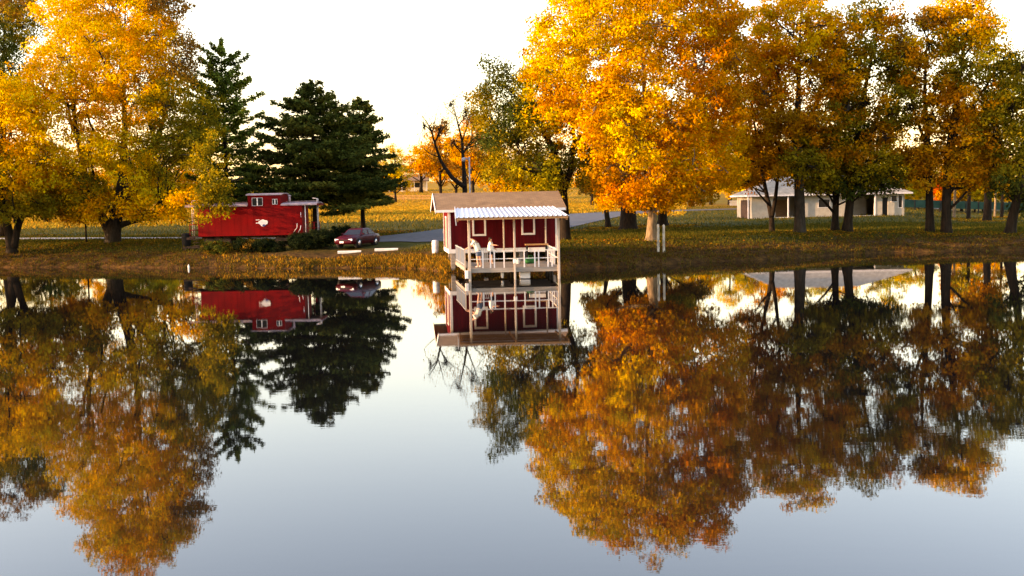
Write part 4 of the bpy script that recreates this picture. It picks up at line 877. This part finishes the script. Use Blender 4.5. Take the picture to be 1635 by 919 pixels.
for sy in (-1, 1):
    def S(x, t): return (x, sy * (.77 + (.62 - .77) * t), .895 + (1.305 - .895) * t)
    pane('side_window', [S(.86, 0), S(-.28, 0), S(-.33, 1), S(.28, 1)], .08, .012); pane('side_window', [S(-.36, 0), S(-1.42, 0), S(-.98, 1), S(-.41, 1)], .08, .012)
    t = MB(); t.box(.62, .78, sy * .86 - .07, sy * .86 + .07 + .0, .93, 1.04); t.build('wing_mirror', M_car, CR, bevel=.03)
    t = MB(); t.prism([(sy * .72, .50), (sy * .40, .50), (sy * .40, .63), (sy * .72, .65)], 'x', 2.16, 2.30); t.build('headlight', M_lamp, CR, bevel=.02)
    t = MB(); t.box(-2.335, -2.22, sy * .55 - .18, sy * .55 + .18, .62, .78); t.build('tail_light', M_tail, CR)
    t = MB(); t.box(-.31, .79, sy * .872 - .006, sy * .872 + .006, .30, .32); t.box(-1.9, 1.9, sy * .874 - .012, sy * .874 + .012, .50, .54); t.build('door_trim', M_black, CR)
    for xx in (.30, -.85):
        t = MB(); t.box(xx - .09, xx + .09, sy * .87 - .02, sy * .87 + .02, .76, .79); t.build('door_handle', M_black, CR)
    for xx in (1.42, -1.38):
        t = MB(); t.tube([(xx, sy * .60, .31), (xx, sy * .885, .31)], .36, 22); t.build('wheel_arch', M_black, CR)
        t = MB(); t.tube([(xx, sy * .68, .31), (xx, sy * .895, .31)], [.31, .31], 24); wl = t.build('wheel', M_tyre, CR)
        t = MB(); t.tube([(xx, sy * .80, .31), (xx, sy * .905, .31)], [.2, .19], 20)
        t.build('rim', M_chrome, wl)
t = MB(); t.box(2.22, 2.37, -.72, .72, .36, .48); t.build('bumper', M_car, CR, bevel=.03); t = MB(); t.box(-2.38, -2.2, -.74, .74, .38, .52); t.build('bumper', M_car, CR, bevel=.03)
t = MB(); t.box(2.371, 2.385, -.27, .06, .34, .47); t.build('number_plate', M_white, CR)
t = MB(); t.box(2.27, 2.325, -.36, .36, .50, .59); t.build('grille', M_black, CR)
M_conc = plain('pale_concrete', (.60, .57, .50), .9, .15, 3, bump=.2)
for px_, lab in ((558, 'pale concrete parking block in front of the maroon car'), (617, 'pale concrete parking block right of the maroon car')):
    t = MB(); t.prism([(-.11, -.1), (.11, -.1), (.11, .05), (.06, .11), (-.06, .11), (-.11, .05)], 'x', -.86, .86)
    o = t.build('parking_block', M_conc, None, gp(px_, 81.0) + Vector((0, 0, .06)), R(2)); tag(o, lab, 'parking block', 'concrete parking blocks')

# ------------------------------------------------------------------ white house on the right, far house, fences
M_hwall = plain('pale_block_wall', (.40, .36, .28), .85, .12, 2)
M_hroof = plain('house_shingles', (.26, .23, .18), .9, .25, 2)
M_hroof_l = M_hroof
hg = gp(1322, 130); HS = empty('park_house', hg, R(0), 'low white park house with hip roof among the dark trunks on the right', 'house')
HS.scale = (.93, .93, .93)
b = MB(); L_ = 9.7; D_ = 9.0; zt = 2.75
# front wall pieces leave the recesses open
segs = [(-L_, -6.7), (-3.6, 2.6), (5.9, 6.9), (7.6, L_)]
for (xa, xb) in segs: b.box(xa, xb, 0, .25, -.4, zt)
b.box(6.902, 7.598, 0, .25, 2.3, zt); b.box(-L_, -L_ + .25, .252, D_, -.4, zt); b.box(L_ - .25, L_, .252, D_, -.4, zt); b.box(-L_ + .252, L_ - .252, D_ - .25, D_, -.4, zt)
b.box(-6.7, -3.6, 3.2, 3.4, -.4, zt); b.box(2.6, 5.9, 3.2, 3.4, -.4, zt); b.build('wall', M_hwall, HS)
t = MB(); t.box(-6.7, -3.6, .0, 3.19, -.4, .05); t.box(2.6, 5.9, 0, 3.19, -.4, .05); t.build('porch_floor', M_conc, HS)
for xa, xb, nm in ((-6.2, -4.2, 'garage_door'), (3.0, 4.0, 'door')):
    t = MB(); t.box(xa, xb, 3.12, 3.198, .06, 2.2); t.build(nm, M_brownwood, HS)
t = MB(); t.box(6.902, 7.598, .1, .16, -.3, 2.298); dd = t.build('door', M_dark, HS)
for (xa, xb, za, zb) in ((8.05, 8.75, 1.75, 2.5), (8.95, 9.4, 1.0, 2.5), (-1.2, .2, 1.2, 2.2)):
    t = MB(); t.box(xa, xb, -.02, .002, za, zb); wn = t.build('window', M_glass, HS)
    t = MB(); e = .07
    for (p, q, r, s_) in ((xa - e, xb + e, za - e, za), (xa - e, xb + e, zb, zb + e), (xa - e, xa, za, zb), (xb, xb + e, za, zb)): t.box(p, q, -.05, -.003, r, s_)
    t.build('frame', M_white, wn)
t = MB(); t.box(-L_ - .03, -L_ - .002, 1.0, 6.5, -.1, 2.3); t.build('side_recess_shade', M_rust, HS)  # dark sheet painting the shaded recess at the left wall
ov = .8; e0, e1 = -L_ - ov, L_ + ov; y0, y1 = -ov, D_ + ov; rh = zt + 2.5; ra, rb = -L_ + 4.3, L_ - 4.3; ym = D_ / 2
b = MB(); b.add([(e0, y0, zt), (e1, y0, zt), (e1, y1, zt), (e0, y1, zt), (e0, y0, zt + .14), (e1, y0, zt + .14), (e1, y1, zt + .14), (e0, y1, zt + .14), (ra, ym, rh), (rb, ym, rh)],
    [(0, 1, 2, 3), (0, 1, 5, 4), (1, 2, 6, 5), (2, 3, 7, 6), (3, 0, 4, 7), (4, 5, 9, 8), (5, 6, 9), (6, 7, 8, 9), (7, 4, 8)]); rfh = b.build('roof', M_hroof, HS)
t = MB(); t.box(e0, e1, y0 - .03, y0 - .002, zt - .03, zt + .15); t.box(e0 - .03, e0 - .002, y0, y1, zt - .03, zt + .15); t.build('fascia', M_white, rfh)
for xx in (-L_ - .55, -5.2, 2.7, 5.8):
    t = MB(); t.box(xx - .07, xx + .07, -.62, -.48, -.4, zt - .002); t.build('porch_post', M_white, HS)
# white picket fence left of the house
fg = gp(1178, 222); PF = empty('picket_fence', fg, R(3), 'short white picket fence left of the white house', 'fence')
t = MB()
for k in range(13): t.box(-1.6 + k * .26, -1.45 + k * .26, 0, .04, -.1, 1.05)
t.build('pickets', M_white, PF); t = MB(); t.box(-1.7, 1.75, .042, .09, .3, .38); t.box(-1.7, 1.75, .042, .09, .8, .88); t.build('rail', M_white, PF)
# teal screen fence at the far right
A = [gp(1440, 165), gp(1700, 170)]
M_teal = plain('green_screen', (.018, .055, .038), .85, .3, .8)
SF = empty('screen_fence', A[0], 0, 'long low green screen fence beyond the trunks at the far right', 'fence'); v = A[1] - A[0]; n = 14
t = MB(); t.beam(Vector((0, 0, .9)), v + Vector((0, 0, .7)), .04, 1.15); t.build('screen', M_teal, SF)
for k in range(n):
    p = v * (k / (n - 1)); t = MB(); t.box(p.x - .06, p.x + .06, p.y - .14, p.y - .03, p.z - .4, p.z + 1.4); t.build('fence_post', M_black, SF)
# far house and rail fence in the sunny field
fg = gp(652, 402); FH = empty('farmhouse', fg, R(4), 'small pale far house with porch beyond the sunny field', 'house')
FH.scale = (1.4, 1.4, 1.4)
t = MB(); t.box(-5, 5, 0, 6, -.6, 2.6); t.prism([(0, 2.6), (6, 2.6), (3, 3.9)], 'x', -4.99, 4.99); t.build('wall', plain('cream_wall', (.62, .5, .32), .8, .1, 2), FH)
t = MB(); t.prism([(-1.6, 2.5), (3, 4.1), (7, 2.5), (7, 2.62), (3, 4.25), (-1.6, 2.64)], 'x', -5.5, 5.5); t.build('roof', M_shingle, FH)
for xx in (-4.8, -1.6, 1.6, 4.8): t = MB(); t.box(xx - .1, xx + .1, -1.5, -1.3, -.4, 2.5); t.build('porch_post', M_white, FH)
t = MB(); t.box(-2.8, -.6, -.03, .002, .2, 2.2); t.build('door', M_dark, FH); t = MB(); t.box(1.0, 3.4, -.03, .002, .9, 2.1); t.build('window', M_glass, FH)
A = [gp(585, 345), gp(690, 338), gp(880, 330)]
RF = empty('rail_fence', A[0], 0, 'brown wooden rail fence crossing the sunny field left of the boathouse', 'fence')
pts = [A[0].lerp(A[1], k / 7) for k in range(7)] + [A[1].lerp(A[2], k / 12) for k in range(13)]; pts = [Vector((p.x, p.y, gz(p.x, p.y))) for p in pts]
for p in pts: t = MB(); p_ = p - A[0]; t.box(p_.x - .08, p_.x + .08, p_.y - .08, p_.y + .08, p_.z - .4, p_.z + 1.7); t.build('fence_post', M_brownwood, RF)
t = MB()
for i in range(len(pts) - 1):
    for zz in (.6, 1.1, 1.55): t.beam(pts[i] - A[0] + Vector((0, -.1, zz)), pts[i + 1] - A[0] + Vector((0, -.1, zz)), .05, .16)
t.build('rail', M_brownwood, RF)

# ------------------------------------------------------------------ people on the dock
M_skin = plain('skin', (.55, .30, .20), .55, .08, 8); M_hair = plain('dark_hair', (.025, .016, .012), .7, .3, 12)
M_shirt = plain('cream_shirt', (.70, .66, .56), .85, .08, 6, bump=.1); M_shirt2 = plain('white_shirt', (.80, .77, .75), .85, .06, 6, bump=.1)
M_denim = plain('blue_grey_denim', (.10, .13, .18), .9, .2, 10); M_blackc = plain('black_cloth', (.015, .014, .016), .9, .2, 8); M_shoe = plain('pale_shoe', (.5, .42, .36), .7, .1, 8)
def skin_mesh(name, nodes, edges, mt, parent, root=0, sub=2):
    me = bpy.data.meshes.new(name); me.from_pydata([n[0] for n in nodes], edges, []); o = bpy.data.objects.new(name, me); col.objects.link(o)
    md = o.modifiers.new('s', 'SKIN'); md.use_smooth_shade = True
    for i, n in enumerate(nodes):
        sv = me.skin_vertices[0].data[i]; r = n[1]; sv.radius = r if hasattr(r, '__len__') else (r, r); sv.use_root = (i == root)
    ss = o.modifiers.new('d', 'SUBSURF'); ss.levels = ss.render_levels = sub
    bpy.context.view_layer.update(); dg = bpy.context.evaluated_depsgraph_get()
    m2 = bpy.data.meshes.new_from_object(o.evaluated_get(dg)); bpy.data.objects.remove(o); bpy.data.meshes.remove(me)
    m2.name = name; m2.materials.clear(); m2.materials.append(mt)
    for p in m2.polygons: p.use_smooth = True
    o = bpy.data.objects.new(name, m2); col.objects.link(o); o.parent = parent; return o
def person(loc, rz, label, J, shirt, short, scale=1.0, longhair=False):
    """J: joint positions in metres, facing -y"""
    root = empty('person', loc, rz, label, 'person'); root.scale = (scale,) * 3
    V = {k: Vector(p) for k, p in J.items()}
    order = ['pelvis', 'waist', 'chest', 'neck', 'headlow', 'headmid', 'headtop', 'shl', 'ell', 'wrl', 'hal', 'shr', 'elr', 'wrr', 'har', 'hpl', 'knl', 'anl', 'tol', 'hpr', 'knr', 'anr', 'tor', 'nose']
    rad = dict(pelvis=(.15, .11), waist=(.135, .10), chest=(.16, .11), neck=.055, headlow=.072, headmid=(.085, .10), headtop=.06, shl=.062, ell=.044, wrl=.03, hal=(.04, .02), shr=.062, elr=.044, wrr=.03, har=(.04, .02),
               hpl=.088, knl=.06, anl=.04, tol=.035, hpr=.088, knr=.06, anr=.04, tor=.035, nose=.014)
    ix = {k: i for i, k in enumerate(order)}
    E = [('pelvis', 'waist'), ('waist', 'chest'), ('chest', 'neck'), ('neck', 'headlow'), ('headlow', 'headmid'), ('headmid', 'headtop'), ('headmid', 'nose')]
    for s_ in 'lr': E += [('chest', 'sh' + s_), ('sh' + s_, 'el' + s_), ('el' + s_, 'wr' + s_), ('wr' + s_, 'ha' + s_), ('pelvis', 'hp' + s_), ('hp' + s_, 'kn' + s_), ('kn' + s_, 'an' + s_), ('an' + s_, 'to' + s_)]
    nodes = [(V[k], rad[k]) for k in order]; edges = [(ix[a], ix[b_]) for a, b_ in E]
    for s_ in 'lr':                                   # fingers and thumb
        h = V['ha' + s_]; d = (h - V['wr' + s_]).normalized(); sd2 = d.cross(Vector((0, 0, 1))); sd2 = (sd2 if sd2.length > .1 else Vector((1, 0, 0))).normalized(); dn = Vector((0, 0, -1))
        for k, (o_, ln) in enumerate(((-.03, .07), (-.01, .085), (.01, .08), (.03, .062))):
            a = len(nodes); nodes += [(h + d * .035 + sd2 * o_, .009), (h + d * (.035 + ln * .5) + sd2 * o_ * 1.15 + dn * .008, .0085), (h + d * (.03 + ln * .95) + sd2 * o_ * 1.2 + dn * .028, .007)]; edges += [(ix['ha' + s_], a), (a, a + 1), (a + 1, a + 2)]
        a = len(nodes); nodes += [(h - d * .02 + sd2 * .045, .011), (h + d * .02 + sd2 * .066 + dn * .01, .009)]; edges += [(ix['ha' + s_], a), (a, a + 1)]
    skin_mesh('body', nodes, edges, M_skin, root)
    mixv = lambda a, b_, t: V[a].lerp(V[b_], t)
    n2 = [(V['waist'] + (V['pelvis'] - V['waist']) * .6, (.19, .17)), (V['waist'], (.19, .17)), (V['chest'], (.21, .185)), (mixv('chest', 'neck', .55), .085), (V['shl'], .078), (mixv('shl', 'ell', .75), .066), (V['shr'], .078), (mixv('shr', 'elr', .75), .066)]
    skin_mesh('shirt', n2, [(0, 1), (1, 2), (2, 3), (2, 4), (4, 5), (2, 6), (6, 7)], shirt, root, 1)
    n3 = [(V['pelvis'] + Vector((0, 0, .06)), (.18, .15)), (V['pelvis'], (.19, .155)), (V['hpl'], .125), (mixv('hpl', 'knl', .72), .098), (V['hpr'], .125), (mixv('hpr', 'knr', .72), .105)]
    skin_mesh('shorts', n3, [(0, 1), (1, 2), (2, 3), (1, 4), (4, 5)], short, root, 1)
    up_ = (V['headtop'] - V['headlow']).normalized(); bk = (V['headmid'] - V['nose']).normalized()
    n4 = [(V['headmid'] + bk * .03 + up_ * .03, .095), (V['headtop'] + bk * .015 + up_ * .0, .078), (V['headmid'] + bk * .06 - up_ * .05, .07)] + ([(V['neck'] + bk * .09, .05), (V['chest'] + bk * .13, .035)] if longhair else [])
    skin_mesh('hair', n4, [(i, i + 1) for i in range(len(n4) - 1)] if not longhair else [(1, 0), (0, 2), (2, 3), (3, 4)], M_hair, root, 0)
    for s_ in 'lr':
        a = V['an' + s_]; t_ = V['to' + s_]
        skin_mesh('shoe', [(a + Vector((0, 0, -.035)), .05), (a.lerp(t_, .5) + Vector((0, 0, -.0)), .048), (t_, .045)], [(0, 1), (1, 2)], M_shoe, root)
    return root
# adult stooping over the left rail, back towards the lake side
J1 = dict(pelvis=(0, 0, .93), waist=(-.05, 0, 1.10), chest=(-.16, .02, 1.34), neck=(-.27, .02, 1.47), headlow=(-.33, .02, 1.50), headmid=(-.40, .02, 1.53), headtop=(-.46, .02, 1.58), nose=(-.47, .02, 1.45),
          shl=(-.20, -.2, 1.38), ell=(-.36, -.24, 1.16), wrl=(-.56, -.2, 1.05), hal=(-.63, -.19, 1.03), shr=(-.20, .22, 1.38), elr=(-.38, .26, 1.16), wrr=(-.57, .22, 1.06), har=(-.64, .21, 1.04),
          hpl=(.0, -.1, .88), knl=(-.04, -.12, .48), anl=(.02, -.13, .09), tol=(-.14, -.14, .045), hpr=(.02, .1, .88), knr=(.06, .14, .48), anr=(.12, .16, .09), tor=(-.02, .17, .045))
person(dock_pt(-1.98, -3.5), R(-12), 'person in cream shirt and blue grey shorts stooping at the left rail of the dock', J1, M_shirt, M_denim, 1.07)
J2 = dict(pelvis=(0, 0, .92), waist=(0, 0, 1.08), chest=(.01, 0, 1.32), neck=(.02, 0, 1.47), headlow=(.03, -.005, 1.53), headmid=(.035, -.01, 1.60), headtop=(.03, -.01, 1.68), nose=(.13, -.02, 1.58),
          shl=(.03, -.18, 1.40), ell=(.27, -.2, 1.26), wrl=(.50, -.2, 1.24), hal=(.58, -.2, 1.235), shr=(.0, .18, 1.40), elr=(.06, .24, 1.14), wrr=(.2, .24, 1.0), har=(.26, .23, .96),
          hpl=(0, -.09, .88), knl=(.02, -.1, .48), anl=(-.01, -.1, .09), tol=(.14, -.11, .045), hpr=(0, .09, .88), knr=(.05, .1, .48), anr=(.05, .11, .09), tor=(.2, .11, .045))
person(dock_pt(-1.18, -.2), R(-25), 'person in white shirt and black shorts reaching out to the right behind the dock rail', J2, M_shirt2, M_blackc, .93, True)

# ------------------------------------------------------------------ ground, bank weeds, fallen leaves
make_ground()
def off_road(X, Y):
    ok = np.ones(len(X), bool)
    for P, r in ROADS:
        for a, b in zip(P[:-1], P[1:]):
            d = b - a; t = np.clip(((X - a[0]) * d[0] + (Y - a[1]) * d[1]) / (d @ d), 0, 1)
            ok &= np.hypot(X - a[0] - t * d[0], Y - a[1] - t * d[1]) > r
    return ok
def scatter(name, label, n, seed, place, size, cols, flat=False, wide=1.0):
    rng = np.random.default_rng(seed); P = place(rng, n); n = len(P); P[:, 2] = height(P[:, 0], P[:, 1])
    c = np.array(cols)[rng.integers(len(cols), size=n)] * rng.uniform(.7, 1.3, (n, 1))
    if flat:
        nr = np.array([0, 0, 1.0]) + rng.normal(size=(n, 3)) * .35; nr /= np.linalg.norm(nr, axis=1)[:, None]
        P[:, 2] += .05; V = leaf_faces(P, nr, size * rng.uniform(.6, 1.4, n), rng, .8); k = 4
    else:
        az = rng.uniform(0, 6.28, n); h = size * rng.uniform(.4, 1.5, n); w_ = (.025 + (.05 if size < .25 else .35) * h)
        d = np.stack([np.cos(az), np.sin(az), 0 * az], 1) * w_[:, None]; ln = rng.normal(size=(n, 3)) * h[:, None] * .35; ln[:, 2] = h
        V = np.stack([P - d, P + d, P + ln], 1).reshape(-1, 3); k = 3
    me = bpy.data.meshes.new(name); fast_mesh(me, V, np.arange(k * n).reshape(-1, k))
    c4 = np.concatenate([np.clip(c, .004, .9), np.ones((n, 1))], 1); a = me.color_attributes.new('leaf_colour', 'FLOAT_COLOR', 'POINT'); a.data.foreach_set('color', np.repeat(c4, k, 0).astype(np.float32).reshape(-1))
    o = bpy.data.objects.new(name, me); col.objects.link(o); me.materials.append(M_leaf); tag(o, label, kind='stuff')
def bank(t0, t1, x0, x1, clump=True, tri=False):
    def f(rng, n):
        if clump:
            m_ = n // 9; cx = x0 + (x1 - x0) * rng.beta(2.6, 1.3, m_) if tri else rng.uniform(x0, x1, m_); ct = t0 + (t1 - t0) * rng.uniform(0, 1, m_) ** 1.4; i = rng.integers(m_, size=n)
            X = cx[i] + rng.normal(size=n) * .16; T = ct[i] + rng.normal(size=n) * .14
        else: X = rng.uniform(x0, x1, n); T = t0 + (t1 - t0) * rng.uniform(0, 1, n)
        T = np.maximum(T, -.05); Y = shore(X) + T; k = off_road(X, Y); return np.stack([X[k], Y[k], 0 * X[k]], 1)
    return f
scatter('bank_grass', 'dry brown and orange grass along the water edge', 42000, 201, bank(0, 4.5, -60, 52), .13, [(.095, .05, .011), (.13, .066, .011), (.06, .032, .009), (.06, .058, .009), (.15, .09, .014), (.08, .03, .009), (.09, .08, .011)])
scatter('weeds', 'taller orange weeds on the bank left of the dock', 7000, 202, bank(0, 2.6, -24, -3.2, True, True), .2, [(.34, .15, .012), (.10, .07, .012), (.16, .07, .010), (.05, .05, .010), (.36, .20, .018)])
scatter('lawn_grass', 'short lawn grass behind the bank', 90000, 203, bank(4, 30, -62, 56, False), .19, [(.06, .062, .009), (.085, .075, .010), (.04, .046, .007), (.12, .085, .012)])
def field(rng, n):
    Y = 150 + 280 * rng.beta(1.5, 1.7, n); X = Y * rng.uniform(-.52, .16, n); k = off_road(X, Y); return np.stack([X[k], Y[k], 0 * X[k]], 1)
scatter('field_grass', 'far field grass coloured gold to look sunlit', 130000, 205, field, .26, [(.34, .20, .02), (.38, .20, .018), (.32, .16, .015), (.28, .20, .022)])  # blade colours carry the gold of low sun on the field
def mid_lawn(rng, n):
    Y = rng.uniform(84, 215, n); X = Y * rng.uniform(-.52, .52, n); k = (Y > shore(X) + 9) & off_road(X, Y); return np.stack([X[k], Y[k], 0 * X[k]], 1)
scatter('tufted_grass', 'uneven tufts of grass over the middle of the lawn', 70000, 206, mid_lawn, .22, [(.05, .05, .008), (.08, .07, .010), (.035, .04, .007), (.14, .09, .012)])
def under(rng, n):
    T = np.array(TREES_AT); i = rng.integers(len(T), size=n); a = rng.uniform(0, 6.28, n); r = T[i, 2] * 1.25 * rng.uniform(0, 1, n) ** .6
    X = T[i, 0] + r * np.cos(a); Y = T[i, 1] + r * np.sin(a); k = (Y > shore(X) + 4.5) & off_road(X, Y); return np.stack([X[k], Y[k], 0 * X[k]], 1)
scatter('fallen_leaves', 'fallen autumn leaves lying on the lawn', 24000, 204, under, .17, [(.36, .17, .01), (.28, .10, .01), (.18, .06, .01), (.40, .22, .015)], True)
